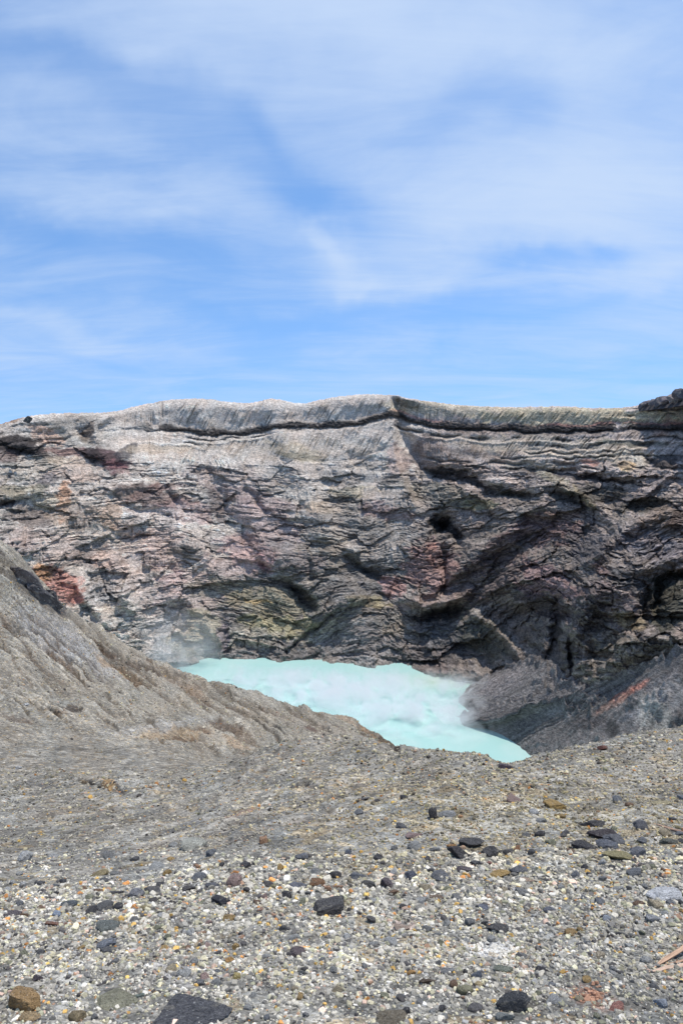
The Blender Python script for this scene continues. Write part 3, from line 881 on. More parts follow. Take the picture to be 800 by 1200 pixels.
uu = np.broadcast_to(kk[None] * 100, X3.shape) + 1.6 * fbm2(X3 / 9, Y3 / 9, 3, 5)
tt = np.broadcast_to(t[..., 0], X3.shape)
env = (.45 + .55 * ss(0, .06, tt)) * ss(0, .12, 1.12 - tt)
dz = .55 * (1.3 * ridge2(uu / 2.6, tt * 1.1, 2, 3) + 1.0 * ridge2(uu / 1.0, tt * 2.2, 2, 4)) * (.35 + ss(.1, .4, tt)) * ss(1.1, .9, tt) * 1.0
dz += 2.0 * fbm2(X3 / 15, Y3 / 15, 3, 6) + .5 * perlin3(X3 / 2, Y3 / 2, Z3 / 2, 8)
line = .52 - .25 * (kk[None] - .6) + 0 * X3
rockm = ss(.0, .3, fbm2(X3 / 8, Y3 / 8, 3, 9) + .75 * np.exp(-((tt - line) / .13) ** 2) * ss(.5, .58, kk)[None] * ss(.98, .9, kk)[None] + .5 * np.exp(-((kk - .42) / .05) ** 2)[None] + .8 * np.exp(-(tt / .16) ** 2) - .42)
dz += rockm * (2.6 * (1 - 2 * np.abs(perlin3(X3 / 4, Y3 / 4, Z3 / 4, 10))) + .8 * perlin3(X3 / 1.6, Y3 / 1.6, Z3 / 1.6, 11))
Ps[..., 2] += dz * env
Ts = np.ones(X3.shape + (3,)) * np.array([.185, .174, .168])
d0 = direction(0, 0)
# picture position of each point, only to know where the coloured streaks lie
rel = Ps - EYE
fy = rel[..., 1] * CP - rel[..., 2] * SP
qx = 400 + F * rel[..., 0] / fy
qy = 600 - F * (rel[..., 1] * SP + rel[..., 2] * CP) / fy
def spatch(px, py, rx, ry, rot, colr, al, rough=.5, seed=0):
    global Ts
    c, s = math.cos(R(rot)), math.sin(R(rot))
    x, y = qx - px + 3 * fbm2(X3 / 5, Y3 / 5, 3, 1), qy - py + 3 * fbm2(X3 / 5, Y3 / 5, 3, 2)
    r = np.hypot((x * c + y * s) / rx, (-x * s + y * c) / ry)
    m = 1 - ss(.6, 1.15, r + rough * fbm2(X3 / 4, Y3 / 4, 3, 50 + seed))
    Ts = Ts * (1 - (m * al)[..., None]) + np.array(colr) * (m * al)[..., None]
for i, a in enumerate([(730, 815, 34, 5, -32, (.47, .22, .17), .85), (715, 826, 24, 5, -32, (.42, .27, .21), .6), (770, 800, 26, 5, -30, (.36, .33, .32), .6),
                       (780, 820, 40, 20, -25, (.33, .32, .31), .7), (765, 840, 24, 22, 70, (.42, .40, .36), .75), (735, 840, 20, 5, -30, (.28, .27, .28), .6), (670, 800, 30, 8, 25, (.25, .24, .235), .5), (650, 835, 34, 10, 20, (.30, .29, .28), .5),
                       (690, 848, 26, 8, 0, (.11, .1, .1), .7), (717, 855, 8, 12, 0, (.05, .05, .05), .8), (585, 800, 40, 14, -25, (.22, .2, .195), .6), (627, 800, 9, 18, 10, (.2, .19, .185), .5), (720, 790, 50, 6, -25, (.26, .235, .215), .6)]):
    spatch(*a, .6, i)
Ts = Ts * (1 - .6 * np.exp(-(tt / .14) ** 2)[..., None]) + np.array([.175, .155, .145]) * .6 * np.exp(-(tt / .14) ** 2)[..., None]
Ts *= (1 + .14 * perlin3(X3 / 2.2, Y3 / 2.2, Z3 / 2.2, 21) + .22 * ridge2(uu / 1.0, tt * 1.2, 2, 4) + .45 * perlin2(uu / .35, tt * 2, 24) + .3 * perlin2(uu / 3, tt * 1.5, 25) + .12 * perlin3(X3 / .9, Y3 / .9, Z3 / .9, 22) + .1 * rockm)[..., None]
structure(grid_mesh('scree_slope', Ps, M_WALL, np.clip(Ts, .02, .8), flip=True))

# ---------------------------------------------------------------- crater lake
lx = np.linspace(-260, 330, 210)
ly = np.linspace(60, 470, 190)
LX, LY = np.meshgrid(lx, ly)
Pl = np.stack([LX, LY, np.full(LX.shape, LAKE_Z)], -1)
rel = Pl - EYE
fy = rel[..., 1] * CP - rel[..., 2] * SP
qx = 400 + F * rel[..., 0] / fy
qy = 600 - F * (rel[..., 1] * SP + rel[..., 2] * CP) / fy
Tl = np.ones(LX.shape + (3,)) * np.array([.35, .56, .52])
nn = fbm2(LX / 24, LY / 24, 4, 3)
m = np.exp(-(((qx - 535) / 60) ** 2 + ((qy - 795 + (qx - 535) * .1) / 9) ** 2)) * ss(-.5, .3, nn + .3)
Tl = Tl * (1 - .75 * m[..., None]) + np.array([.50, .53, .30]) * .75 * m[..., None]
m = np.exp(-(((qx - 400) / 130) ** 2 + ((qy - 815) / 26) ** 2))
Tl = Tl * (1 - .5 * m[..., None]) + np.array([.36, .57, .54]) * .5 * m[..., None]
structure(grid_mesh('crater_lake', Pl, M_WATER, Tl, flip=True))

# ---------------------------------------------------------------- near slope and left ridge, one sheet of ground
# per key column: (height in the photograph, distance) for every control row, from the viewer's feet to the far ridge and down to the lake
GC = {
    -140: [(1500, 1.25), (1200, 2.15), (1100, 2.9), (1045, 3.7), (1000, 6.2), (950, 11), (900, 18), (850, 27), (700, 55), (575, 68), (600, 95), (640, 130)],
    0:    [(1500, 1.25), (1200, 2.15), (1100, 2.85), (1045, 3.6), (1000, 6.0), (950, 11), (900, 18), (850, 28), (735, 60), (638, 85), (690, 120), (760, 190)],
    60:   [(1500, 1.25), (1200, 2.15), (1100, 2.85), (1040, 3.7), (1000, 5.8), (950, 10.6), (900, 18), (855, 30), (770, 65), (696, 102), (740, 140), (800, 210)],
    120:  [(1500, 1.25), (1200, 2.15), (1100, 2.85), (1035, 3.7), (995, 5.6), (950, 10), (905, 17.5), (865, 31), (800, 72), (738, 122), (790, 170), (850, 230)],
    200:  [(1500, 1.25), (1200, 2.15), (1100, 2.85), (1025, 3.8), (985, 5.6), (945, 9.5), (905, 17), (880, 30), (830, 82), (783, 150), (840, 190), (900, 240)],
    260:  [(1500, 1.25), (1200, 2.12), (1100, 2.85), (1010, 4.0), (970, 5.8), (935, 9.4), (900, 18), (890, 40), (845, 95), (801, 165), (860, 200), (910, 240)],
    330:  [(1500, 1.25), (1200, 2.12), (1100, 2.82), (1000, 4.1), (950, 6.4), (915, 10.2), (872, 22), (882, 48), (855, 110), (823, 177), (880, 205), (930, 240)],
    400:  [(1500, 1.25), (1200, 2.1), (1100, 2.8), (1000, 4.05), (945, 6.2), (905, 10), (864, 21), (884, 50), (864, 125), (843, 190), (900, 212), (945, 240)],
    440:  [(1500, 1.25), (1200, 2.1), (1100, 2.8), (1000, 4.0), (945, 5.9), (905, 9), (868, 17), (900, 50), (882, 130), (861, 197), (925, 214), (960, 238)],
    462:  [(1500, 1.25), (1200, 2.1), (1100, 2.8), (1000, 4.0), (945, 5.7), (910, 8.2), (878, 14), (925, 45), (910, 125), (880, 200), (950, 214), (990, 235)],
    500:  [(1500, 1.25), (1200, 2.1), (1100, 2.8), (1000, 4.0), (945, 5.4), (912, 7.2), (880, 11.5), (960, 35), (980, 110), (960, 190), (1000, 210), (1020, 230)],
    560:  [(1500, 1.25), (1200, 2.1), (1100, 2.8), (1000, 4.0), (950, 5.2), (915, 6.6), (887, 9.4), (980, 30), (1010, 90), (1010, 160), (1030, 200), (1040, 225)],
    595:  [(1500, 1.25), (1200, 2.1), (1100, 2.8), (1000, 4.0), (950, 5.1), (920, 6.3), (896, 8.4), (990, 28), (1020, 80), (1030, 150), (1045, 190), (1055, 215)],
    630:  [(1500, 1.25), (1200, 2.1), (1100, 2.8), (1000, 4.0), (950, 5.1), (915, 6.4), (885, 8.8), (990, 28), (1030, 80), (1040, 150), (1055, 185), (1065, 210)],
    700:  [(1500, 1.25), (1200, 2.1), (1100, 2.78), (1000, 3.95), (950, 5.1), (905, 6.9), (871, 9.8), (985, 28), (1030, 80), (1050, 140), (1060, 180), (1070, 205)],
    800:  [(1500, 1.25), (1200, 2.08), (1100, 2.75), (1000, 3.9), (950, 5.0), (900, 7.0), (852, 11), (970, 28), (1030, 80), (1055, 140), (1070, 180), (1080, 205)],
    940:  [(1500, 1.25), (1200, 2.05), (1100, 2.7), (1000, 3.8), (950, 4.9), (890, 7.1), (826, 12), (950, 28), (1030, 80), (1060, 140), (1075, 180), (1085, 205)]}
GC[-900] = [(y_ - (120 if i_ in (8, 9) else 0), d_ * (.7 if i_ > 8 else 1)) for i_, (y_, d_) in enumerate(GC[-140])]
GC[1700] = [(a_, b_) for a_, b_ in GC[940]]
GX = sorted(GC)
GP = np.array([[c for c in GC[x]] for x in GX], float)          # columns, rows, 2
GN, GSEG = 1150, [14, 118, 104, 66, 58, 62, 42, 120, 110, 8, 4]
GU = np.concatenate([np.linspace(-900, -56, 60), np.linspace(-50, 850, GN - 120), np.linspace(856, 1700, 60)])
gp = pchip(GX, GP[:, :, 0], GU).T                                # rows, columns
gy = np.exp(pchip(GX, np.log(GP[:, :, 1]), GU)).T
gvk = np.concatenate([[0], np.cumsum(GSEG)]).astype(float)
gv = np.arange(0, gvk[-1] + 1)
# the ridge crest follows the photograph
CREST = [(-900, 455), (-140, 575), (0, 636), (22, 652), (45, 676), (62, 694), (82, 722), (110, 736), (150, 757), (200, 783), (235, 797), (262, 801), (290, 812), (330, 823), (370, 834), (400, 842), (425, 851), (445, 863), (468, 882), (500, 960), (560, 1010), (940, 1060), (1700, 1060)]
gp[9] = curve(CREST, GU)
PYq = pchip(gvk, gp, gv)
Yq = np.exp(pchip(gvk, np.log(gy), gv))
Uq = np.broadcast_to(GU, PYq.shape).copy()
Pg = point(Uq, PYq, Yq)
# rows in front of and behind the viewer
X3, Y3, Z3 = Pg[..., 0], Pg[..., 1], Pg[..., 2]
vv = np.broadcast_to(gv[:, None], PYq.shape)
ridge_m = ss(gvk[6] - 8, gvk[7] - 6, vv)             # left ridge
ridge_m = np.maximum(ridge_m, (1 - ss(190, 280, Uq)) * ss(gvk[6] - 20, gvk[7], vv))
# fractal unevenness, each size only where it is resolved
dz = np.zeros(X3.shape)
for lam, sd_ in ((.05, 1), (.11, 2), (.24, 3), (.5, 4), (1.1, 5), (2.3, 6), (5, 7), (11, 8)):
    wgt = ss(.0025, .006, lam / Yq) * (1 - ss(.07, .2, lam / Yq))
    if wgt.max() < .01:
        continue
    sel = wgt > .01
    nn = np.zeros(X3.shape)
    nn[sel] = perlin3(X3[sel] / lam, Y3[sel] / lam, Z3[sel] / lam, sd_)
    dz += wgt * lam * .085 * nn
# rills down the ridge: they run down to the right in the photograph
G1 = Uq + 5 * fbm2(Uq / 40, PYq / 40, 3, 13)
G2 = PYq + 4 * fbm2(Uq / 30, PYq / 30, 3, 14)
ang = R(38)
across = -(G1) * math.sin(ang) + (G2) * math.cos(ang)
along = G1 * math.cos(ang) + G2 * math.sin(ang)
rill_m = ridge_m * ss(gvk[7] - 20, gvk[7] + 30, vv) * (1 - ss(gvk[9] - 4, gvk[9], vv))
rill = .7 * ridge2(across / 11, along / 200, 2, 15) + .6 * ridge2(across / 4.2, along / 120, 2, 16)
hairs = perlin2(across / 1.5, along / 60, 18)
patchy = .35 + .65 * ss(-.25, .3, fbm2(across / 40, along / 80, 2, 17) + .25 * np.exp(-((G1 - 80) ** 2 + (G2 - 750) ** 2) / 60 ** 2))
dz += rill_m * rill * patchy * Yq * .008
ln = ss(.35, .85, ridge2((across + 3 * fbm2(along / 50, across / 20, 2, 183)) / 10, along / 300, 1, 181)) * ss(-.2, .2, perlin2(across / 20, along / 70, 182)) * rill_m
dz -= ln * Yq * .005
# long low ripples and runnels on the mound and hollow
run_a = R(-20)
ac2 = -(G1) * math.sin(run_a) + G2 * math.cos(run_a)
al2 = G1 * math.cos(run_a) + G2 * math.sin(run_a)
runm = ss(gvk[3], gvk[4], vv) * (1 - ss(gvk[6] - 6, gvk[6] + 6, vv)) * (1 - ss(430, 520, Uq)) * ss(40, 180, Uq)
run = ridge2(ac2 / 8, al2 / 120, 3, 19)
dz += runm * run * Yq * .0045
Tg = np.ones(X3.shape + (3,)) * np.array([.22, .21, .185])
far = ss(gvk[3] - 30, gvk[5], vv)
Tg = mixin(Tg, (.216, .200, .170), far)
Tg *= (1 + .45 * (rill_m * rill * patchy) + .22 * rill_m * patchy * hairs * 2.2 + .16 * runm * run)[..., None]
Tg = mixin(Tg, (.095, .078, .06), ln * .7)
def gpatch(px, py, rx, ry, rot, colr, al, rough=.5, seed=0, dep=0.0):
    global Tg, dz
    c, s = math.cos(R(rot)), math.sin(R(rot))
    x, y = G1 - px, G2 - py
    r = np.hypot((x * c + y * s) / rx, (-x * s + y * c) / ry)
    sel = r < 2.4
    nn = np.zeros(r.shape)
    nn[sel] = fbm2(Uq[sel] / 9, PYq[sel] / 5, 4, 150 + seed, .6)
    m = (1 - ss(.55, 1.15, r + rough * nn))
    Tg = mixin(Tg, np.array(colr) * (.78 if colr[0] > .3 else (.5 if colr[0] > .13 else .35)), m * al)
    if dep:
        ms = 1 - ss(.3, 1.3, r)
        dz = dz + ms * dep * Yq * .010
gl = [
    (60, 745, 60, 24, 38, (.38, .37, .36), .75, 0), (110, 775, 44, 12, 36, (.40, .39, .38), .6, 0), (25, 700, 40, 16, 40, (.36, .34, .29), .6, 0),
    (30, 690, 34, 10, 42, (.2, .18, .16), .7, 0), (56, 706, 26, 9, 42, (.2, .18, .16), .7, 0), (72, 712, 16, 5, 40, (.16, .15, .15), .85, 0), (12, 665, 20, 7, 38, (.30, .27, .22), .8, 0), (8, 655, 20, 3, 38, (.1, .08, .07), .8, -.5),
    (75, 780, 30, 4, 40, (.22, .15, .10), .8, -.8), (65, 772, 16, 3, 40, (.20, .14, .09), .8, -.7), (150, 792, 26, 8, 28, (.33, .21, .11), .75, -.4), (145, 788, 26, 3, 30, (.19, .12, .07), .85, -.7), (128, 782, 24, 4, 32, (.36, .25, .15), .6, 0), (160, 800, 14, 5, 20, (.17, .11, .07), .8, -.5),
    (185, 785, 34, 3, 31, (.15, .10, .07), .85, -.8), (215, 805, 30, 2.5, 30, (.17, .11, .075), .8, -.7), (230, 812, 18, 3, 30, (.24, .15, .09), .7, -.4), (205, 800, 60, 8, 30, (.36, .31, .25), .5, 0),
    (85, 831, 16, 4, 15, (.13, .10, .08), .85, -.6), (68, 839, 14, 3, 10, (.28, .19, .12), .7, -.3), (22, 843, 24, 5, 15, (.25, .19, .14), .7, -.4), (200, 862, 50, 9, -4, (.40, .31, .21), .75, 0), (215, 868, 22, 5, 8, (.20, .13, .08), .8, -.5),
    (235, 858, 12, 4, 10, (.22, .14, .09), .7, -.3), (262, 854, 26, 6, 20, (.19, .135, .10), .8, -.5), (285, 866, 20, 5, 25, (.24, .18, .13), .7, -.4), (180, 855, 70, 6, -8, (.42, .41, .39), .5, .2), (275, 872, 22, 4, 20, (.38, .28, .19), .6, 0),
    (90, 770, 50, 3, 38, (.25, .22, .19), .7, -.4), (50, 765, 60, 3, 40, (.24, .21, .18), .7, -.4), (20, 740, 50, 4, 42, (.25, .22, .185), .6, -.3), (130, 765, 60, 2.5, 33, (.26, .23, .20), .6, -.3), (170, 800, 50, 3, 33, (.22, .18, .14), .7, -.4),
    (250, 832, 50, 4, 28, (.24, .20, .16), .6, -.3), (310, 838, 40, 3, 24, (.22, .18, .14), .6, -.3), (340, 846, 40, 3, 22, (.22, .17, .13), .6, -.3), (20, 800, 60, 5, 30, (.25, .23, .20), .5, -.2), (120, 880, 80, 4, 5, (.25, .235, .21), .5, -.2),
    (370, 852, 60, 8, 12, (.37, .33, .28), .5, 0), (368, 855, 10, 3, 20, (.17, .1, .08), .7, 0), (455, 873, 18, 5, 38, (.12, .085, .06), .92, -.3), (432, 856, 18, 3, 38, (.33, .22, .14), .8, 0), (445, 868, 14, 3, 38, (.36, .25, .15), .7, 0), (405, 845, 20, 3, 25, (.36, .27, .19), .7, 0),
    (105, 918, 12, 3, 10, (.10, .08, .06), .9, -.5), (130, 925, 20, 5, 20, (.12, .085, .06), .9, -.9), (160, 925, 22, 3, 0, (.2, .17, .14), .7, -.3), (127, 919, 13, 4, 30, (.42, .27, .13), .9, .2), (50, 918, 20, 4, 4, (.18, .17, .165), .7, -.2),
    (280, 955, 24, 5, -20, (.40, .26, .19), .65, 0), (345, 924, 40, 3, 2, (.17, .155, .14), .7, -.3), (210, 972, 60, 5, -18, (.22, .215, .21), .6, -.2), (330, 955, 70, 5, -18, (.23, .225, .22), .55, 0), (120, 1000, 60, 6, 0, (.25, .24, .23), .4, 0),
    (460, 930, 20, 10, -30, (.36, .30, .22), .5, .2), (30, 1060, 40, 8, 5, (.24, .235, .235), .5, 0), (220, 1140, 60, 16, 0, (.46, .44, .42), .6, 0), (578, 1113, 34, 12, 0, (.70, .70, .70), .85, 0), (690, 1168, 34, 12, 20, (.45, .27, .20), .7, 0),
    (430, 1120, 140, 26, 0, (.46, .45, .42), .45, 0), (590, 870, 60, 10, 0, (.30, .27, .22), .5, 0), (470, 1085, 24, 8, 0, (.6, .42, .33), .5, 0), (700, 1120, 100, 30, 0, (.33, .325, .30), .5, 0), (600, 950, 200, 30, 0, (.40, .37, .30), .5, 0)]
for i, a in enumerate(gl):
    gpatch(*a[:5], a[5], a[6], .6, i, a[7])
for pts, wd, am, dp in [
        ([(2, 722), (35, 770), (57, 797)], 1.6, .6, -.25), ([(67, 755), (82, 780), (112, 815)], 1.5, .6, -.25), ([(82, 730), (125, 760), (160, 780), (197, 797)], 1.4, .65, -.25),
        ([(30, 730), (62, 760), (87, 780), (140, 817)], 1.8, .65, -.3), ([(50, 735), (85, 762), (130, 795)], 1.3, .5, -.2), ([(10, 700), (40, 728), (70, 752)], 1.3, .45, -.2), ([(100, 745), (140, 768), (180, 790)], 1.2, .5, -.15),
        ([(112, 755), (160, 785), (190, 806)], 1.6, .5, -.2), ([(0, 745), (25, 790), (40, 810)], 1.5, .4, -.2), ([(160, 778), (205, 802), (235, 820), (275, 850)], 1.8, .65, -.3), ([(200, 790), (240, 812), (270, 832), (290, 850)], 1.4, .5, -.2),
        ([(240, 812), (300, 845), (330, 862)], 1.4, .5, -.2), ([(270, 815), (310, 836), (345, 858)], 1.2, .5, -.2), ([(300, 822), (350, 848)], 1.2, .5, -.2), ([(340, 832), (385, 857)], 1.2, .5, -.2), ([(360, 836), (410, 862)], 1.1, .4, -.2),
        ([(425, 852), (445, 866), (466, 882)], 2.0, .8, -.1), ([(415, 850), (440, 868), (458, 882)], 1.3, .6, -.1),
        ([(140, 1000), (220, 985), (300, 962), (360, 940), (430, 925)], 3.0, .4, -.25), ([(200, 1002), (290, 976), (350, 960), (420, 948)], 2.4, .4, -.2), ([(240, 946), (290, 915), (345, 882)], 2.2, .4, -.25),
        ([(300, 925), (345, 922), (385, 927)], 1.6, .5, -.25), ([(60, 985), (160, 965), (240, 950)], 2.6, .3, -.2), ([(280, 900), (320, 884), (352, 876)], 1.5, .35, -.15), ([(10, 960), (80, 950), (150, 948)], 2.2, .3, -.2), ([(250, 995), (330, 968), (400, 952)], 2.0, .35, -.2)]:
    a = np.array(pts)
    bb = (G1 > a[:, 0].min() - 4 * wd) & (G1 < a[:, 0].max() + 4 * wd) & (G2 > a[:, 1].min() - 4 * wd) & (G2 < a[:, 1].max() + 4 * wd)
    bb &= (vv < gvk[6]) if pts[0][1] > 878 else (vv > gvk[6])
    d, s_, t = polyline(G1[bb], G2[bb], pts)
    g = np.exp(-(d / (1.35 * wd * (.6 + .8 * np.abs(perlin2(G1[bb] / 9, G2[bb] / 9, 31))))) ** 2) * ss(0, .1, t) * ss(1, .85, t)
    Tg[bb] = Tg[bb] * (1 - (1.3 * am * g)[:, None]) + np.array([.085, .065, .05]) * (1.3 * am * g)[:, None]
    dz[bb] += dp * g * Yq[bb] * .018
big = fbm2(Uq / 60, PYq / 28, 3, 200)
fine = fbm2(Uq / 7, PYq / 4, 3, 210, .65)
Tg *= (1 - .05 * ridge_m[..., None] * np.array([0, .3, .8])) * 1.0
Tg *= (1 + .22 * big + .26 * far * fine)[..., None]
hue = fbm2(Uq / 45, PYq / 25, 3, 220)
Tg *= 1 + np.stack([.07 * hue, .0 * hue, -.07 * hue], -1)
dz += far * .0012 * Yq * fine
crest_fade = 1 - .7 * np.exp(-((vv - gvk[9]) / 4) ** 2) * (Uq < 470)
Pg[..., 2] += dz * crest_fade
PgN = Pg
# skirt that carries the ground under and behind the viewer
sk = []
for (yy, zz_) in ((-6.0, .75), (-2.0, .38), (0.3, .16)):
    r = Pg[0].copy()
    r[:, 0] = Pg[0, :, 0] * (3.0 if yy < -3 else 1.6 if yy < 0 else .9)
    r[:, 1] = yy
    r[:, 2] = zz_
    sk.append(r)
Pfull = np.concatenate([np.array(sk), Pg], 0)
Tfull = np.concatenate([np.repeat(Tg[:1], 3, 0), Tg], 0)
structure(grid_mesh('ground', Pfull, M_GROUND, np.clip(Tfull, .02, .8), flip=True))

def ground_at(px, py, lo=0, hi=6):
    """point of the finished ground seen at (px, py) between two control rows"""
    a, b = int(gvk[lo]), int(gvk[hi])
    j = float(np.clip(np.interp(px, GU, np.arange(GN)), 0, GN - 1.001))
    j0 = int(j)
    fj = j - j0
    colp = PYq[a:b + 1, j0] * (1 - fj) + PYq[a:b + 1, j0 + 1] * fj
    i = np.interp(-py, -colp, np.arange(a, b + 1))
    i0 = min(int(i), len(gv) - 2)
    fi = i - i0
    p = (Pg[i0, j0] * (1 - fj) + Pg[i0, j0 + 1] * fj) * (1 - fi) + (Pg[i0 + 1, j0] * (1 - fj) + Pg[i0 + 1, j0 + 1] * fj) * fi
    return p

# ---------------------------------------------------------------- stones
def ico(sub):
    p = (1 + 5 ** .5) / 2
    V = [(-1, p, 0), (1, p, 0), (-1, -p, 0), (1, -p, 0), (0, -1, p), (0, 1, p), (0, -1, -p), (0, 1, -p), (p, 0, -1), (p, 0, 1), (-p, 0, -1), (-p, 0, 1)]
    Fc = [(0, 11, 5), (0, 5, 1), (0, 1, 7), (0, 7, 10), (0, 10, 11), (1, 5, 9), (5, 11, 4), (11, 10, 2), (10, 7, 6), (7, 1, 8),
          (3, 9, 4), (3, 4, 2), (3, 2, 6), (3, 6, 8), (3, 8, 9), (4, 9, 5), (2, 4, 11), (6, 2, 10), (8, 6, 7), (9, 8, 1)]
    V = [np.array(v) / np.linalg.norm(v) for v in V]
    for _ in range(sub):
        cache, nf = {}, []
        def mid(a, b):
            k = (min(a, b), max(a, b))
            if k not in cache:
                m = V[a] + V[b]
                V.append(m / np.linalg.norm(m))
                cache[k] = len(V) - 1
            return cache[k]
        for a, b, c in Fc:
            x, y, z = mid(a, b), mid(b, c), mid(c, a)
            nf += [(a, x, z), (b, y, x), (c, z, y), (x, y, z)]
        Fc = nf
    return np.array(V), Fc
ICO = {k: ico(k) for k in (1, 2, 3, 4)}

def rock_mesh(name, seed, sub, form, mat):
    """a stone of unit half-width broken along flat faces, standing on z = -0.3"""
    r_ = np.random.RandomState(seed)
    D0, Fc = ICO[sub]
    nplane = {'angular': 8, 'rounded': 15, 'flat': 9, 'shard': 9, 'block': 7}[form]
    rad = np.full(len(D0), 1.15)
    for i in range(nplane):
        n = r_.normal(size=3)
        n /= np.linalg.norm(n)
        h = r_.uniform(.42, .88) if form != 'rounded' else r_.uniform(.76, .98)
        if form == 'block':
            k = i % 3
            n = np.eye(3)[k] * (1 if r_.rand() < .5 else -1) + r_.normal(size=3) * .16
            n /= np.linalg.norm(n)
            h = r_.uniform(.5, .8)
        dn = D0 @ n
        with np.errstate(all='ignore'):
            lim = np.where(dn > .05, h / dn, 9)
        k = 45.0 if form != 'rounded' else 22.0
        rad = -np.log(np.exp(-k * rad) + np.exp(-k * np.minimum(lim, 3))) / k
    V = D0 * rad[:, None]
    s = seed * 1.37
    nn = perlin3(V[:, 0] * 1.6 + s, V[:, 1] * 1.6, V[:, 2] * 1.6, 1) * .09 + perlin3(V[:, 0] * 4.5 + s, V[:, 1] * 4.5, V[:, 2] * 4.5, 2) * .055
    if sub >= 3:
        nn += perlin3(V[:, 0] * 11 + s, V[:, 1] * 11, V[:, 2] * 11, 3) * .03
    V = V * (1 + nn)[:, None]
    if form == 'shard':
        V[:, 1] *= .4 + .25 * V[:, 0]
    V /= np.abs(V[:, 0]).max()
    me = tri_mesh(name, V, Fc, mat, smooth=False)
    return me

rnd = np.random.RandomState(11)
# ---- gravel: one mass of small stones, sizes follow a power law
protos = []
for i in range(10):
    me = rock_mesh('gravel_stone', 300 + i, 1 if i < 6 else 2, ['angular', 'block', 'angular', 'flat', 'angular'][i % 5], M_GRAVEL)
    o = bpy.data.objects.new('gravel_stone_shape', me)
    protos.append(o)
pcol = bpy.data.collections.new('gravel_shapes')
for o in protos:
    pcol.objects.link(o)

PAL = np.array([(.47, .46, .43), (.58, .57, .54), (.68, .68, .66), (.36, .355, .335), (.27, .27, .265), (.19, .19, .195), (.085, .083, .09), (.43, .42, .33), (.33, .34, .26),
                (.60, .40, .14), (.56, .27, .10), (.30, .312, .335), (.50, .38, .33), (.29, .19, .14), (.56, .54, .42)])
PW = np.array([.18, .12, .045, .18, .12, .09, .075, .09, .045, .026, .013, .03, .022, .015, .08])
PW /= PW.sum()

def scatter(n, rlo, rhi, smin, smax, expo, ulo=-240, uhi=1040, dens=None):
    u = rnd.uniform(ulo, uhi, n)
    vr = rnd.uniform(gvk[rlo], gvk[rhi], n)
    j = np.clip(np.interp(u, GU, np.arange(GN)), 0, GN - 1.001)
    i0, j0 = vr.astype(int), j.astype(int)
    fi, fj = (vr - i0)[:, None], (j - j0)[:, None]
    p = (Pg[i0, j0] * (1 - fj) + Pg[i0, j0 + 1] * fj) * (1 - fi) + (Pg[i0 + 1, j0] * (1 - fj) + Pg[i0 + 1, j0 + 1] * fj) * fi
    q = rnd.uniform(0, 1, n)
    a = expo
    spx = (smin ** (1 - a) + q * (smax ** (1 - a) - smin ** (1 - a))) ** (1 / (1 - a))
    size = spx * .5 * p[:, 1] / F
    pv = PYq[i0, j0]
    keep = np.ones(n, bool)
    if dens is not None:
        keep = rnd.uniform(0, 1, n) < dens(u, pv, spx)
    return p[keep], size[keep], u[keep], pv[keep], spx[keep]

def clump(u, pv, spx):
    c = fbm2(u / 30, pv / 14, 3, 301)
    stony = np.exp(-((pv - (1045 + .0 * u)) / 40) ** 2)
    return np.clip(.62 + .9 * c + .3 * stony - .02 * spx, .08, 1)
sets = [scatter(88000, 1, 3, 2.2, 9.5, 2.3, dens=clump), scatter(48000, 3, 6, 1.8, 6.5, 2.8, dens=lambda u, pv, s: np.clip(.6 + clump(u, pv, s) * .5 - (1 - ss(250, 480, u)) * .45 * (s > 2.6), .05, 1)),
        scatter(12000, 0, 1, 3, 14, 2.4), scatter(6000, 7, 9, 1.0, 3.2, 3.0, -60, 480), scatter(12000, 1, 3, 5, 12, 2.3, dens=clump),
        scatter(30000, 4, 9, 1.0, 3.4, 3.2, -60, 500, dens=lambda u, pv, s: np.clip(.5 + .8 * fbm2(u / 25, pv / 12, 2, 44), .1, 1))]
gp_ = np.concatenate([s[0] for s in sets])
gs_ = np.concatenate([s[1] for s in sets])
gu_ = np.concatenate([s[2] for s in sets])
gw_ = np.concatenate([s[3] for s in sets])
gk_ = np.concatenate([s[4] for s in sets])
n = len(gp_)
pi = rnd.choice(len(PAL), n, p=PW)
gc_ = PAL[pi] * rnd.uniform(.55, 1.28, (n, 1))
white = np.exp(-(((gu_ - 578) / 24) ** 2 + ((gw_ - 1113) / 9) ** 2)) > rnd.uniform(.1, .8, n)
gc_[white] = np.array([.60, .60, .59]) * rnd.uniform(.9, 1.05, (white.sum(), 1))
redd = np.exp(-(((gu_ - 692) / 26) ** 2 + ((gw_ - 1168) / 12) ** 2)) > rnd.uniform(.2, 1, n)
gc_[redd] = np.array([.36, .21, .15]) * rnd.uniform(.7, 1.3, (redd.sum(), 1))
gc_ = np.minimum(gc_, .66)
yel = np.exp(-((gw_ - 955) / 55) ** 2) * ss(250, 420, gu_)
gc_ *= 1 + yel[:, None] * np.array([.08, .01, -.16])
cl = fbm2(gu_ / 45, gw_ / 22, 3, 333)
gc_ *= (1 + .55 * cl)[:, None]
cool = ss(560, 760, gu_) * ss(1040, 1100, gw_)
gc_ *= (1 - .15 * cool)[:, None]
mids = (gw_ < 1000)
gc_[mids] = gc_[mids] * .72 * np.array([1.03, 1.0, .93])
gc_ *= np.array([1.15, 1.08, .95])
sc_ = np.stack([gs_ * rnd.uniform(.75, 1.15, n), gs_ * rnd.uniform(.65, 1.05, n), gs_ * rnd.uniform(.5, .85, n)], -1)
ro_ = np.stack([rnd.uniform(-.5, .5, n), rnd.uniform(-.5, .5, n), rnd.uniform(0, 6.28, n)], -1)
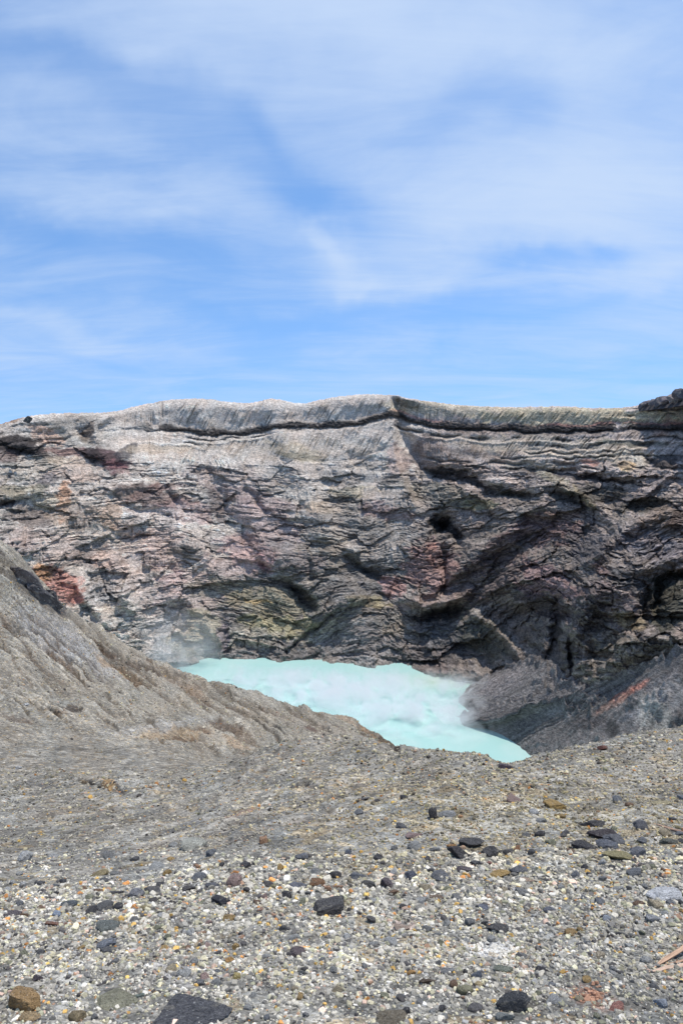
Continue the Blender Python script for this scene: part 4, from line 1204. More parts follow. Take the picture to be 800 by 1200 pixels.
gp_[:, 2] += gs_ * .12
me = bpy.data.meshes.new('gravel')
me.vertices.add(n)
me.vertices.foreach_set('co', gp_.reshape(-1).astype(np.float32))
a = me.attributes.new('size', 'FLOAT_VECTOR', 'POINT')
a.data.foreach_set('vector', sc_.reshape(-1).astype(np.float32))
a = me.attributes.new('turn', 'FLOAT_VECTOR', 'POINT')
a.data.foreach_set('vector', ro_.reshape(-1).astype(np.float32))
a = me.attributes.new('which', 'INT', 'POINT')
a.data.foreach_set('value', np.where(gk_ > 6, rnd.randint(6, 10, n), rnd.randint(0, 6, n)).astype(np.int32))
a = me.attributes.new('tone', 'FLOAT_COLOR', 'POINT')
a.data.foreach_set('color', np.concatenate([gc_, np.ones((n, 1))], 1).reshape(-1).astype(np.float32))
gravel = bpy.data.objects.new('gravel', me)
COL.objects.link(gravel)
gravel['kind'] = 'stuff'
me.materials.append(M_GRAVEL)
ng = bpy.data.node_groups.new('scatter_gravel', 'GeometryNodeTree')
ng.interface.new_socket('Geometry', in_out='INPUT', socket_type='NodeSocketGeometry')
ng.interface.new_socket('Geometry', in_out='OUTPUT', socket_type='NodeSocketGeometry')
gi, go = ng.nodes.new('NodeGroupInput'), ng.nodes.new('NodeGroupOutput')
ci = ng.nodes.new('GeometryNodeCollectionInfo')
ci.inputs['Collection'].default_value = pcol
ci.inputs['Separate Children'].default_value = True
ci.inputs['Reset Children'].default_value = True
ip = ng.nodes.new('GeometryNodeInstanceOnPoints')
ip.inputs['Pick Instance'].default_value = True
def na(nm, ty):
    k = ng.nodes.new('GeometryNodeInputNamedAttribute')
    k.data_type = ty
    k.inputs[0].default_value = nm
    return [o for o in k.outputs if o.enabled and o.name == 'Attribute'][0]
ng.links.new(gi.outputs[0], ip.inputs['Points'])
ng.links.new(ci.outputs[0], ip.inputs['Instance'])
ng.links.new(na('which', 'INT'), ip.inputs['Instance Index'])
e2r = ng.nodes.new('FunctionNodeEulerToRotation')
ng.links.new(na('turn', 'FLOAT_VECTOR'), e2r.inputs[0])
ng.links.new(e2r.outputs[0], ip.inputs['Rotation'])
ng.links.new(na('size', 'FLOAT_VECTOR'), ip.inputs['Scale'])
ng.links.new(ip.outputs[0], go.inputs[0])
md = gravel.modifiers.new('scatter', 'NODES')
md.node_group = ng
print('gravel', n)

# ---- single rocks measured from the photograph: x, y of the middle, width, height, colour, form, name, label
C_BLK, C_CHAR, C_DK, C_PURP = (.075, .07, .074), (.105, .10, .10), (.15, .142, .142), (.165, .135, .145)
C_GRY, C_LG, C_WH, C_BLU = (.30, .30, .30), (.45, .45, .44), (.66, .66, .64), (.27, .29, .33)
C_BG, C_OL, C_TAN, C_GOLD = (.20, .203, .218), (.31, .31, .20), (.50, .42, .30), (.55, .36, .13)
C_OR, C_RUST, C_BRN, C_PCH = (.56, .31, .13), (.40, .20, .10), (.24, .17, .12), (.56, .40, .29)
C_RED, C_PK, C_CRM = (.42, .19, .15), (.46, .33, .30), (.62, .58, .46)
K = []
def k(*a):
    K.append(a)
k(552, 987, 27, 14, C_CHAR, 'angular', 'boulder', 'dark boulder at the back of the three-boulder cluster right of centre')
k(539, 1001, 28, 18, C_BLK, 'angular', 'boulder', 'blackest boulder at the front left of the three-boulder cluster')
k(573, 998, 21, 18, C_CHAR, 'rounded', 'boulder', 'rounded charcoal boulder at the right end of the three-boulder cluster')
k(542, 1021, 21, 11, C_PURP, 'angular', 'rock', 'small dark purplish rock below the three-boulder cluster')
k(519, 1027, 24, 14, C_BG, 'angular', 'rock', 'dark bluish rock left of and below the three-boulder cluster')
k(529, 990, 12, 9, C_OR, 'angular', 'rock', 'small orange rock against the left side of the three-boulder cluster')
k(585, 1025, 26, 13, C_GOLD, 'flat', 'rock', 'golden tan slab below the round charcoal boulder')
k(575, 1014, 11, 8, C_RED, 'angular', 'rock', 'small red brown rock just above the golden slab')
k(616, 1032, 18, 6, C_PCH, 'flat', 'rock', 'thin flat peach stone right of the golden slab')
k(607, 1021, 21, 14, C_BG, 'angular', 'rock', 'dark slate rock between golden slab and peach flat stone')
k(508, 950, 10, 13, C_BLK, 'block', 'rock', 'small black blocky rock beside a pale bluish rock on the slope')
k(523, 951, 20, 11, C_LG, 'angular', 'rock', 'pale bluish grey rock touching a small black block')
k(595, 999, 13, 10, C_DK, 'rounded', 'rock', 'small dark round rock right of the three-boulder cluster')
k(606, 996, 9, 8, C_RUST, 'angular', 'rock', 'small rust coloured rock right of the three-boulder cluster')
k(637, 1031, 13, 6, C_BLK, 'shard', 'rock', 'narrow black splinter of rock right of the peach flat stone')
k(512, 1050, 25, 7, C_BRN, 'flat', 'rock', 'flat brown slab below the dark bluish rock')
k(524, 1042, 12, 8, C_OL, 'rounded', 'rock', 'small olive rock resting on the flat brown slab')
k(633, 976, 14, 9, C_BLK, 'angular', 'rock', 'small black rock below the golden boulder')
k(650, 939, 18, 14, C_GOLD, 'block', 'boulder', 'golden yellow boulder high on the right slope')
k(657, 954, 15, 9, (.42, .29, .12), 'rounded', 'rock', 'ochre brown rock just below the golden yellow boulder')
k(678, 958, 12, 8, C_CRM, 'angular', 'rock', 'small cream stone left of the long black rock')
k(694, 963, 32, 13, C_BLK, 'flat', 'boulder', 'long black rock at the top of the dark boulder heap')
k(707, 976, 31, 19, (.085, .07, .075), 'angular', 'boulder', 'brownish black boulder in the middle of the dark heap')
k(724, 981, 30, 22, C_BG, 'angular', 'boulder', 'dark blue grey boulder on the right of the dark heap')
k(688, 991, 26, 14, C_BLK, 'angular', 'boulder', 'black boulder at the lower left of the dark heap')
k(713, 990, 23, 13, (.17, .18, .21), 'rounded', 'boulder', 'slate grey boulder at the front of the dark heap')
k(751, 966, 17, 14, C_BG, 'rounded', 'rock', 'rounded blue grey rock right of the dark heap')
k(747, 1000, 19, 18, (.24, .25, .28), 'angular', 'rock', 'angular blue grey rock below right of the dark heap')
k(724, 1007, 30, 14, (.42, .36, .18), 'flat', 'rock', 'olive gold slab in front of the dark heap')
k(772, 942, 25, 7, (.52, .44, .26), 'flat', 'rock', 'thin tan plate of rock near the right crest')
k(782, 990, 21, 11, (.15, .15, .12), 'angular', 'rock', 'dark olive rock near the right edge, level with the dark heap')
k(782, 1044, 40, 23, (.82, .82, .82), 'rounded', 'boulder', 'largest pale white boulder, near the right edge')
k(661, 977, 13, 12, C_DK, 'angular', 'rock', 'small dark rock left of the brownish black boulder')
k(764, 1052, 11, 8, C_BLK, 'angular', 'rock', 'small black rock at the left foot of the large white boulder')
k(22, 1171, 50, 34, (.52, .33, .15), 'block', 'boulder', 'large rusty orange boulder in the lower left corner')
k(33, 1191, 27, 11, (.54, .38, .2), 'flat', 'rock', 'flat orange piece lying in front of the large rusty orange boulder')
k(131, 1166, 56, 26, (.37, .35, .24), 'flat', 'boulder', 'half buried olive slab with a tan upper edge, lower left')
k(66, 1083, 33, 10, (.34, .17, .11), 'shard', 'rock', 'red brown pointed shard lying on the left gravel')
k(66, 1070, 11, 10, (.38, .45, .56), 'rounded', 'rock', 'small pale blue stone just above the red brown shard')
k(125, 1085, 25, 15, (.22, .24, .22), 'rounded', 'rock', 'grey green rock right of the red brown shard')
k(125, 1104, 21, 13, C_BLU, 'flat', 'rock', 'blue grey slab below the grey green rock')
k(43, 1147, 14, 10, C_PURP, 'angular', 'rock', 'small dark purple rock above the large rusty orange boulder')
k(90, 1189, 19, 18, (.36, .28, .16), 'rounded', 'rock', 'brown ochre rock at the bottom edge left of the big speckled slab')
k(11, 1070, 24, 9, C_PURP, 'flat', 'rock', 'purplish grey flat rock at the left edge of the picture')
k(214, 1181, 112, 40, (.12, .12, .13), 'flat', 'boulder', 'big flat dark slab speckled with white grit at the bottom')
k(269, 1123, 11, 11, (.60, .34, .12), 'rounded', 'rock', 'bright orange pebble above the big speckled slab')
k(277, 1142, 11, 10, (.60, .48, .2), 'rounded', 'rock', 'yellow pebble at the upper right of the big speckled slab')
k(163, 1166, 15, 11, (.24, .28, .24), 'angular', 'rock', 'grey green stone between the olive slab and the big speckled slab')
k(283, 1093, 10, 7, C_DK, 'rounded', 'rock', 'small dark pebble alone on pale gravel, lower left of centre')
k(387, 1061, 38, 22, C_CHAR, 'block', 'boulder', 'large charcoal boulder at the bottom centre')
k(369, 1033, 21, 14, (.30, .16, .08), 'block', 'rock', 'rust brown cubic rock above the large charcoal boulder')
k(383, 1042, 11, 12, (.58, .33, .2), 'shard', 'rock', 'short orange shard beside the rust brown cubic rock')
k(395, 1037, 22, 8, (.58, .35, .22), 'shard', 'rock', 'long orange shard above the large charcoal boulder')
k(392, 1025, 17, 12, C_BLK, 'angular', 'rock', 'small black rock behind the orange shards')
k(432, 1033, 17, 11, C_CHAR, 'rounded', 'rock', 'rounded charcoal rock between the shards and the purple boulder')
k(452, 1031, 23, 18, C_PURP, 'angular', 'boulder', 'purple grey boulder right of the large charcoal boulder')
k(483, 1025, 17, 11, (.10, .11, .15), 'angular', 'rock', 'blue black rock right of the purple grey boulder')
k(354, 1000, 17, 12, (.22, .23, .255), 'rounded', 'rock', 'blue grey round stone above centre left of the stony band')
k(410, 994, 12, 10, (.18, .21, .27), 'angular', 'rock', 'small deep blue stone on open gravel near the centre')
k(486, 976, 20, 8, C_PK, 'flat', 'rock', 'flat pinkish stone on the slope left of the cluster')
k(722, 1178, 18, 12, C_RED, 'angular', 'rock', 'brick red stone among the reddish gravel, lower right')
k(774, 1172, 17, 13, (.42, .455, .51), 'angular', 'rock', 'pale blue stone in the lower right corner')
k(709, 1075, 14, 12, (.40, .44, .50), 'angular', 'rock', 'pale blue grey stone below left of the large white boulder')
k(764, 1078, 18, 11, (.40, .41, .42), 'angular', 'rock', 'light grey stone directly below the large white boulder')
k(758, 1122, 16, 13, (.46, .46, .44), 'rounded', 'rock', 'pale grey stone left of the wood splinters')
k(668, 1098, 13, 9, (.46, .30, .13), 'angular', 'rock', 'orange brown stone right of the patch of white gravel')
k(702, 1120, 14, 9, C_TAN, 'angular', 'rock', 'tan stone halfway between the white gravel and the splinters')
k(648, 1171, 20, 16, C_LG, 'angular', 'rock', 'light grey stone right of the jagged black boulder')
k(602, 1173, 36, 28, (.065, .07, .078), 'angular', 'boulder', 'jagged blue black boulder at the bottom right of centre')
k(544, 1160, 19, 14, (.34, .32, .2), 'rounded', 'rock', 'olive stone left of the jagged blue black boulder')
k(560, 1153, 11, 9, (.58, .46, .26), 'rounded', 'rock', 'small yellow tan stone beside the olive stone')
k(557, 1178, 18, 10, C_DK, 'rounded', 'rock', 'dark oval stone left of the foot of the jagged boulder')
k(592, 1191, 21, 13, (.28, .30, .29), 'angular', 'rock', 'grey green stone in front of the jagged blue black boulder')
k(585, 1089, 26, 13, C_CHAR, 'angular', 'boulder', 'dark boulder just above the patch of white gravel')
k(610, 1118, 15, 10, (.22, .22, .22), 'rounded', 'rock', 'smooth mid grey stone at the right end of the white gravel')
k(588, 1131, 23, 14, (.25, .27, .21), 'angular', 'rock', 'grey green rock just below the patch of white gravel')
k(560, 1141, 16, 11, (.20, .225, .265), 'angular', 'rock', 'slate blue rock below left of the white gravel')
k(498, 1150, 24, 10, (.13, .09, .06), 'flat', 'rock', 'brown black rock left of the olive stone')
k(523, 1140, 19, 11, C_GRY, 'flat', 'rock', 'flat grey stone left of the slate blue rock')
k(481, 1139, 12, 9, (.58, .33, .12), 'flat', 'rock', 'orange stone left of the brown black rock')
k(226, 989, 25, 15, (.60, .59, .50), 'block', 'boulder', 'white boulder alone on the smooth grey slope, left of centre')
k(308, 983, 10, 10, (.58, .34, .2), 'block', 'rock', 'orange rock alone on the slope right of the white boulder')
k(260, 1054, 24, 14, (.06, .058, .075), 'angular', 'boulder', 'bluish black boulder in the stony band left of centre')
k(230, 1027, 21, 15, (.22, .23, .25), 'angular', 'boulder', 'slate grey boulder below the white boulder')
k(221, 1040, 16, 10, C_DK, 'angular', 'rock', 'dark angular rock just under the slate grey boulder')
k(252, 1035, 21, 11, (.16, .165, .19), 'angular', 'rock', 'dark grey rock above the bluish black boulder')
k(315, 1032, 14, 12, C_DK, 'angular', 'rock', 'charcoal pointed rock right of the bluish black boulder')
k(350, 1035, 22, 12, (.20, .21, .25), 'flat', 'rock', 'blue grey rock left of the rust brown cubic rock')
k(322, 1035, 11, 9, (.56, .50, .28), 'angular', 'rock', 'pale yellow stone against the charcoal pointed rock')
k(306, 1068, 8, 9, (.56, .34, .24), 'block', 'rock', 'small peach block on gravel below the charcoal pointed rock')
k(115, 1021, 20, 14, (.46, .37, .2), 'angular', 'rock', 'yellowish rock with orange face at the upper left of the stony band')
k(137, 1045, 20, 9, C_DK, 'angular', 'rock', 'dark rock below right of the yellowish rock')
k(160, 1046, 18, 13, (.31, .31, .33), 'rounded', 'rock', 'mid grey rounded rock between two dark rocks, left')
k(178, 1044, 18, 10, C_DK, 'flat', 'rock', 'dark flat rock right of the mid grey rounded rock')
k(120, 1061, 23, 14, (.16, .16, .16), 'angular', 'boulder', 'dark grey angular boulder above the grey green rock')
k(78, 1060, 21, 10, (.14, .16, .175), 'flat', 'rock', 'slate rock left of the dark grey angular boulder')
k(170, 1064, 13, 10, (.52, .43, .24), 'angular', 'rock', 'yellow tan stone below the dark flat rock')
k(590, 896, 18, 14, (.12, .09, .11), 'block', 'boulder', 'dark purple block on the crest at the edge of the lake view')
k(430, 937, 14, 8, C_DK, 'angular', 'rock', 'dark rock on the mound, left one of a pair')
k(441, 941, 9, 6, C_BLK, 'angular', 'rock', 'black rock on the mound, right one of a pair')
k(460, 1194, 34, 16, (.24, .20, .14), 'rounded', 'boulder', 'dark gold stained boulder at the bottom edge near the centre')
k(349, 1115, 20, 12, (.17, .13, .135), 'rounded', 'rock', 'dark pinkish rock below the large charcoal boulder')
k(355, 1137, 10, 8, (.17, .18, .18), 'angular', 'rock', 'small dark stone below the dark pinkish rock')
k(436, 1079, 15, 9, C_DK, 'angular', 'rock', 'small dark wedge of stone right of the large charcoal boulder')
k(470, 1086, 18, 10, (.56, .42, .33), 'angular', 'rock', 'pale pink stone below the purple grey boulder')
k(705, 878, 10, 6, (.24, .1, .07), 'angular', 'rock', 'dark red stone near the top of the right slope')
k(568, 1062, 16, 9, (.22, .24, .30), 'flat', 'rock', 'blue grey flat rock above the dark boulder by the white gravel')
k(645, 1066, 17, 10, (.17, .18, .22), 'angular', 'rock', 'dark slate stone midway between peach flat stone and orange brown stone')
k(22, 882, 8, 5, C_WH, 'rounded', 'rock', 'small white stone at the far left of the slope')
k(240, 921, 8, 5, C_WH, 'angular', 'rock', 'white stone in the hollow below the ridge')
k(261, 921, 9, 5, C_WH, 'flat', 'rock', 'flat white stone in the hollow, nearer the mound')
k(31, 831, 7, 5, C_WH, 'rounded', 'rock', 'single white boulder on the left ridge')

def place(me, name, px, py, wpx, hpx, colr, seed, lo=0, hi=6, sink=.34, spin=None, squash=None):
    r_ = np.random.RandomState(seed)
    p = ground_at(px, py + hpx * .32, lo, hi)
    o = bpy.data.objects.new(name, me)
    COL.objects.link(o)
    hw = wpx * (.56 if wpx < 18 or wpx > 45 else .62) * p[1] / F
    hh = hpx * .5 * p[1] / F
    dep = r_.uniform(.75, 1.0) * hw
    if wpx > 50:
        sink = .42
    if min(colr) > .55:
        sink = .2
    if wpx / hpx > 2.2:
        dep = hw * .62
    hz = max(hh * 1.25 - dep * .25, hh * .45)
    if wpx > 50:
        hz *= .5
    o.scale = (hw, dep, hz * 1.0)
    o.rotation_euler = (-.2, r_.uniform(-.12, .12), r_.uniform(-.25, .25) if spin is None else spin)
    o.location = (p[0], p[1] + dep * .25, p[2] + hz * (1 - 2 * sink) * .75)
    o.color = (*colr, 1)
    return o
for i, (px, py, w_, h_, c_, form, nm, lab) in enumerate(K):
    me = rock_mesh(nm, 1000 + i, 3 if w_ < 30 else 4, form, M_STONE)
    far_ridge = nm == 'rock' and 'on the left ridge' in lab
    o = place(me, nm, px, py, w_, h_, c_, i, *( (7, 9) if far_ridge else (0, 6)))
    o['label'] = lab
    o['category'] = nm
    o['group'] = 'large stones lying on the near slope'

# ---- middle-sized stones: every one an object of its own
SH = [(form, rock_mesh('stone', 500 + j * 10 + q, 2, form, M_STONE)) for q, form in enumerate(('angular', 'rounded', 'flat', 'block')) for j in range(4)]
MC = [('dark grey', (.13, .13, .135), .15), ('blackish', (.07, .068, .075), .11), ('mid grey', (.27, .27, .265), .16), ('light grey', (.44, .44, .42), .14), ('whitish', (.62, .62, .6), .07),
      ('blue grey', (.22, .23, .248), .12), ('olive', (.31, .31, .21), .09), ('tan', (.48, .40, .27), .06), ('ochre', (.50, .33, .13), .08), ('brown', (.26, .16, .10), .05), ('pinkish', (.46, .32, .28), .03)]
mp = np.array([m[2] for m in MC])
mp /= mp.sum()
KP = np.array([(a[0], a[1]) for a in K], float)
LM = {}
short = {0: 'the three-boulder cluster', 6: 'the golden tan slab', 15: 'the flat brown slab', 18: 'the golden yellow boulder', 22: 'the dark boulder heap', 29: 'the thin tan plate', 31: 'the large white boulder',
         34: 'the rusty orange boulder', 36: 'the half buried olive slab', 37: 'the red brown shard', 44: 'the big speckled slab', 49: 'the large charcoal boulder', 50: 'the rust brown cubic rock',
         55: 'the purple grey boulder', 59: 'the flat pinkish stone', 60: 'the brick red stone', 61: 'the pale blue corner stone', 66: 'the tan stone', 68: 'the jagged black boulder', 73: 'the white gravel patch', 80: 'the lone white boulder',
         81: 'the lone orange rock', 82: 'the bluish black boulder', 90: 'the yellowish rock', 97: 'the purple crest block', 98: 'the dark pair on the mound', 100: 'the gold stained boulder', 101: 'the dark pinkish rock',
         58: 'the deep blue stone', 64: 'the wood splinters', 48: 'the lone dark pebble', 17: 'the small black rock', 104: 'the pale pink stone'}
used = {}
pts = []
mr_ = np.random.RandomState(77)
tries = 0
while len(pts) < 185 and tries < 8000:
    tries += 1
    if mr_.rand() < .45:
        x = mr_.uniform(0, 800)
        y = mr_.normal(1040 + (x > 480) * -15, 22)
    else:
        x, y = mr_.uniform(0, 800), mr_.uniform(930, 1195)
        if x < 420 and y < 1010:
            continue
    if y < 925 or y > 1195:
        continue
    w_ = min(9.5 + mr_.exponential(2.6), 19)
    if (np.hypot((KP[:, 0] - x), (KP[:, 1] - y) * 1.5) < 15).any() or abs(x - 214) < 66 and abs(y - 1181) < 26 or abs(x - 131) < 34 and abs(y - 1166) < 20:
        continue
    if any(math.hypot(x - a, (y - b) * 1.4) < 12 for a, b in pts):
        continue
    q = mr_.choice(len(MC), p=mp)
    form, me = SH[mr_.randint(len(SH))]
    word, c_, _ = MC[q]
    shape = {'angular': 'angular', 'rounded': 'rounded', 'flat': 'flattish', 'block': 'blocky'}[form]
    lab = None
    order = sorted(short, key=lambda i: math.hypot(KP[i, 0] - x, KP[i, 1] - y))
    for size in (['small', 'middling'][w_ > 12],):
        for i in order[:3]:
            dx_, dy_ = x - KP[i, 0], y - KP[i, 1]
            a8 = int(round(math.degrees(math.atan2(dy_, dx_)) / 45)) % 8
            rel_ = ['right of', 'below and right of', 'below', 'below and left of', 'left of', 'above and left of', 'above', 'above and right of'][a8]
            cand = f'{size} {word} {shape} stone {rel_} {short[i]}'
            if cand not in used:
                lab = cand
                break
    if lab is None:
        continue
    used[lab] = 1
    pts.append((x, y))
    o = place(me, 'stone', x, y, w_, w_ * mr_.uniform(.55, .85), tuple(np.array(c_) * mr_.uniform(.85, 1.15)), 5000 + len(pts), sink=.3, spin=mr_.uniform(0, 6.28))
    o['label'] = lab
    o['category'] = 'stone'
    o['group'] = 'middle-sized stones scattered over the gravel'
print('stones', len(pts), 'rocks', len(K))

# ---- wood splinters and a stick
def wood_material():
    m = MT('weathered_wood', .8, .2)
    tc = m.n('ShaderNodeTexCoord').outputs['Object']
    mpn = m.n('ShaderNodeMapping')
    mpn.inputs['Scale'].default_value = (1, 14, 14)
    m.l(tc, mpn.inputs[0])
    a = m.noise(mpn.outputs[0], 14, 4, .6).outputs['Fac']
    oi = m.n('ShaderNodeObjectInfo')
    m.l(m.scale(oi.outputs['Color'], m.mr(a, .3, .7, .6, 1.25)), m.b.inputs['Base Color'])
    m.l(m.bump(a, .004, .8), m.b.inputs['Normal'])
    return m.m
M_WOOD = wood_material()
def splinter(x0, y0, x1, y1, wpx, colr, lab, nm, seed, lift=0.0):
    a, b = ground_at(x0, y0), ground_at(x1, y1)
    b = b + np.array([0, 0, lift])
    r_ = np.random.RandomState(seed)
    Lh = float(np.linalg.norm(b - a))
    rr = wpx * .5 * (a[1] + b[1]) / 2 / F
    V, Fc = [], []
    ns, nk = 9, 7
    prof = r_.uniform(.75, 1.1, nk)
    for i in range(ns):
        t_ = i / (ns - 1)
        s_ = (.25 + .75 * min(1, t_ * 4)) * (.55 + .45 * min(1, (1 - t_) * 5))
        off = r_.normal(size=2) * rr * .12
        for j in range(nk):
            an = 2 * math.pi * j / nk
            jag = r_.uniform(-.05, .05) * Lh * (i in (0, ns - 1))
            V.append((t_ * Lh + jag, math.cos(an) * rr * s_ * prof[j] + off[0], math.sin(an) * rr * .7 * s_ * prof[j] + off[1]))
    for i in range(ns - 1):
        for j in range(nk):
            Fc.append((i * nk + j, i * nk + (j + 1) % nk, (i + 1) * nk + (j + 1) % nk, (i + 1) * nk + j))
    Fc.append(tuple(range(nk))[::-1])
    Fc.append(tuple(range((ns - 1) * nk, ns * nk)))
    me = tri_mesh(nm, V, Fc, M_WOOD)
    o = bpy.data.objects.new(nm, me)
    COL.objects.link(o)
    o.location = a + np.array([0, 0, rr * .7])
    o.rotation_euler = Vector(b - a).to_track_quat('X', 'Z').to_euler()
    o.color = (*colr, 1)
    o['label'] = lab
    o['category'] = 'wood splinter'
    return o
WDC = (.50, .33, .22)
splinter(766, 1132, 812, 1112, 7, WDC, 'upper and thicker of the pale wood splinters at the lower right edge', 'wood_splinter', 1, .02)
splinter(772, 1131, 815, 1121, 4, (.42, .27, .18), 'thin middle wood splinter between two others at the right edge', 'wood_splinter', 2)
splinter(760, 1138, 812, 1128, 6, (.58, .42, .31), 'lowest and palest of the wood splinters at the lower right edge', 'wood_splinter', 3)
splinter(769, 969, 806, 977, 4, (.42, .27, .19), 'brown wooden stick lying near the right edge below the tan plate', 'wooden_stick', 4)

# ---- dark boulders on the skyline, far right, and a lone block far left
def wall_at(px, py):
    dd = (qpx - px) ** 2 + (qpy - py) ** 2
    return Pw.reshape(-1, 3)[np.argmin(dd)]
rel = Pw.reshape(-1, 3) - EYE
fy = rel[:, 1] * CP - rel[:, 2] * SP
qpx = 400 + F * rel[:, 0] / fy
qpy = 600 - F * (rel[:, 1] * SP + rel[:, 2] * CP) / fy
for i, (px, py, w_, h_, lab) in enumerate([
        (753, 474.5, 7, 3.5, 'smallest dark rock at the left end of the skyline boulder row'), (758, 473, 8, 5, 'second rock from the left end of the skyline boulder row'),
        (764, 471.5, 9, 6, 'third rock from the left end of the skyline boulder row'), (773, 469.5, 11, 8, 'black and grey boulder in the middle of the skyline row'),
        (781, 468.5, 10, 8, 'pinkish grey boulder in the middle of the skyline row'), (789, 466, 12, 10, 'tall dark boulder near the right end of the skyline row'),
        (797, 463.5, 12, 12, 'pale faced boulder cut by the right edge of the skyline')]):
    p = point(px, py, 437 - (px - 750) * .9 - 6)
    me = rock_mesh('boulder', 2000 + i, 3, 'angular', M_STONE)
    o = bpy.data.objects.new('boulder', me)
    COL.objects.link(o)
    s_ = p[1] / F
    o.location = p
    o.scale = (w_ * .85 * s_, w_ * .7 * s_, h_ * .7 * s_)
    o.rotation_euler = (i * .7, -.25, i * .37)
    o.color = (*[(.10, .09, .095), (.17, .14, .145), (.22, .19, .185)][i % 3], 1)
    o['label'] = lab or 'dark boulder of the skyline row beyond the right edge of the view'
    o['category'] = 'boulder'
    o['group'] = 'boulders in a row on the far skyline'
# dark rock breaking out of the left ridge
for i, (x0, y0, d0_, x1, y1, d1_, th, hg, c_, lab) in enumerate([
        (2, 660, 80, 44, 690, 92, 1.5, 1.3, (.15, .13, .12), 'brown grey upper part of the rock outcrop on the left ridge'),
        (30, 684, 86, 76, 719, 108, 1.5, 1.3, (.095, .088, .088), 'black rock outcrop breaking out of the crest of the left ridge'),
        (54, 693, 100, 64, 700, 104, 1.0, .9, (.05, .045, .048), 'small black knob standing up behind the black outcrop')]):
    a_, b_ = ground_at(x0, y0 + 3, 7, 9), ground_at(x1, y1 + 3, 7, 9)
    me = rock_mesh('rock_outcrop', 2200 + i, 4, 'angular', M_STONE)
    o = bpy.data.objects.new('rock_outcrop', me)
    COL.objects.link(o)
    o.location = (a_ + b_) / 2
    o.rotation_euler = Vector(b_ - a_).to_track_quat('X', 'Z').to_euler()
    o.scale = (float(np.linalg.norm(b_ - a_)) * .52, th, hg)
    o.color = (*c_, 1)
    o['label'] = lab
    o['category'] = 'rock outcrop'
# the dark lava shoulder that carries them
sx = np.linspace(748, 900, 60)
top = curve([(748, 476), (765, 474), (785, 471.5), (800, 469), (850, 460), (900, 452)], sx)
sm = []
for kx, (dpy, dY) in enumerate([(6, -12), (2.5, -9), (.5, -6), (0, -3), (-.3, 3), (2, 14), (8, 30)]):
    q = point(sx, top + dpy + .4 * perlin2(sx / 3, sx * 0, kx), 437 - (sx - 750) * .9 + dY)
    sm.append(q)
o = structure(grid_mesh('lava_shoulder', np.array(sm)[::-1], M_WALL, np.ones((7, 60, 3)) * np.array([.09, .08, .08])))
p = point(33, 493.0, 428)
me = rock_mesh('rock', 2100, 3, 'block', M_STONE)
o = bpy.data.objects.new('rock', me)
COL.objects.link(o)
o.location = p
o.scale = (2.1, 2.1, 1.7)
o.rotation_euler = (0, .5, .4)
o.color = (.05, .05, .05, 1)
o['label'] = 'small black block alone on the far left rim against the sky'
o['category'] = 'rock'

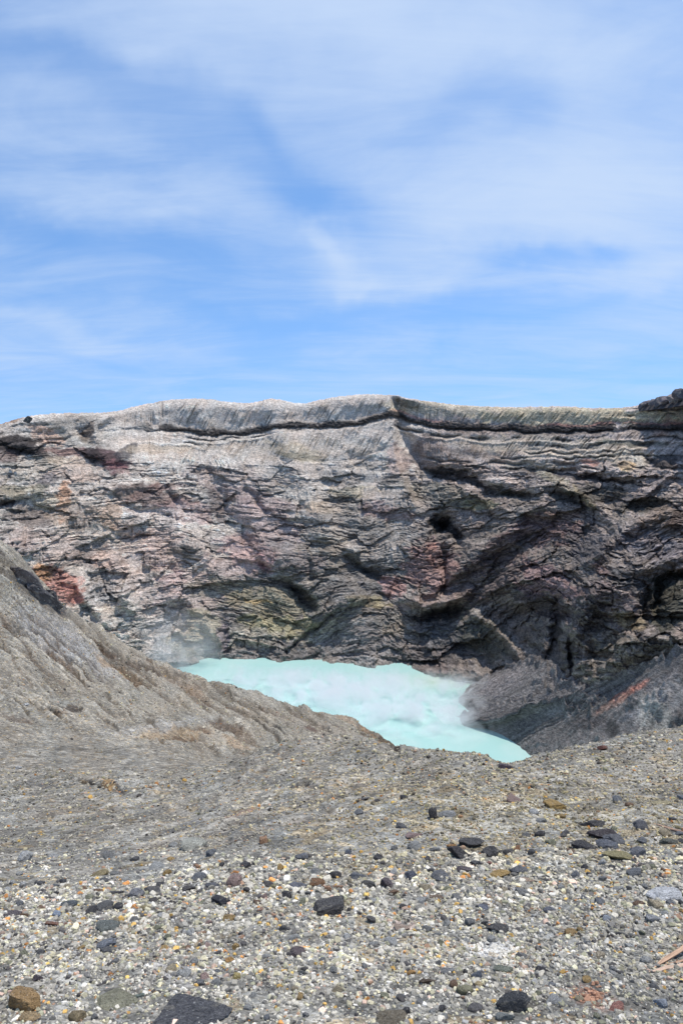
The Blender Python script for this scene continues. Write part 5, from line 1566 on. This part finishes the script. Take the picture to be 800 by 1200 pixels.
# ---------------------------------------------------------------- steam over the lake and from the vents
def steam_material(name, dens, blobs, scale, z0, zh, thr=.5):
    """white vapour; blobs: world-space (x, y, rx, ry) where it hangs"""
    mt = bpy.data.materials.new(name)
    mt.use_nodes = True
    t = mt.node_tree
    t.nodes.clear()
    o = t.nodes.new('ShaderNodeOutputMaterial')
    pv = t.nodes.new('ShaderNodeVolumePrincipled')
    pv.inputs['Color'].default_value = (.97, .98, 1, 1)
    pv.inputs['Anisotropy'].default_value = 0.2
    t.links.new(pv.outputs[0], o.inputs['Volume'])
    g = t.nodes.new('ShaderNodeNewGeometry').outputs['Position']
    n = t.nodes.new('ShaderNodeTexNoise')
    n.inputs['Scale'].default_value = scale
    n.inputs['Detail'].default_value = 4
    n.inputs['Roughness'].default_value = .6
    n.inputs['Distortion'].default_value = .6
    t.links.new(g, n.inputs['Vector'])
    mr = t.nodes.new('ShaderNodeMapRange')
    mr.inputs[1].default_value = thr
    mr.inputs[2].default_value = thr + .17
    t.links.new(n.outputs['Fac'], mr.inputs[0])
    sp = t.nodes.new('ShaderNodeSeparateXYZ')
    t.links.new(g, sp.inputs[0])
    def M(op, a, b=None, clamp=False):
        return mth(op, a, b, clamp=clamp, nt=t)
    tot = None
    for (x, y, rx, ry, am) in blobs:
        q = M('ADD', M('POWER', M('DIVIDE', M('SUBTRACT', sp.outputs[0], x), rx), 2.0), M('POWER', M('DIVIDE', M('SUBTRACT', sp.outputs[1], y), ry), 2.0))
        e = M('MULTIPLY', M('EXPONENT', M('MULTIPLY', q, -1.0)), am)
        tot = e if tot is None else M('ADD', tot, e)
    hz = M('SUBTRACT', 1.0, M('DIVIDE', M('SUBTRACT', sp.outputs[2], z0), zh), True)
    d = M('MULTIPLY', M('MULTIPLY', mr.outputs[0], tot), M('MULTIPLY', hz, dens))
    t.links.new(d, pv.inputs['Density'])
    return mt

def steam_box(x0, x1, y0, y1, z0, z1, mat):
    V = [(x, y, z) for z in (z0, z1) for y in (y0, y1) for x in (x0, x1)]
    Fc = [(0, 2, 3, 1), (4, 5, 7, 6), (0, 1, 5, 4), (2, 6, 7, 3), (0, 4, 6, 2), (1, 3, 7, 5)]
    o = bpy.data.objects.new('steam', tri_mesh('steam', V, Fc, mat))
    COL.objects.link(o)
    o['kind'] = 'stuff'
    return o
def lk_(px, py):
    q = on_level(px, py, LAKE_Z)
    return q[0], q[1]
c1, c2, c3, c4 = lk_(400, 812), lk_(490, 838), lk_(310, 795), lk_(545, 812)
steam_box(-75, 90, 300, 387.5, LAKE_Z + .3, LAKE_Z + 13,
          steam_material('lake_steam', .85, [(*c1, 34, 20, 1.0), (*c2, 24, 18, 1.0), (*c3, 24, 12, .6), (*c4, 10, 9, .7)], .11, LAKE_Z, 9.0, .45))

v1, v2 = point(192, 762, 398), point(232, 772, 415)
steam_box(v1[0] - 14, v2[0] + 14, 388, 424, LAKE_Z - 1, LAKE_Z + 34,
          steam_material('vent_steam', .06, [(v1[0], 404, 13, 14, 1.0), (v2[0], 412, 14, 12, .8)], .09, LAKE_Z, 34.0, .42))
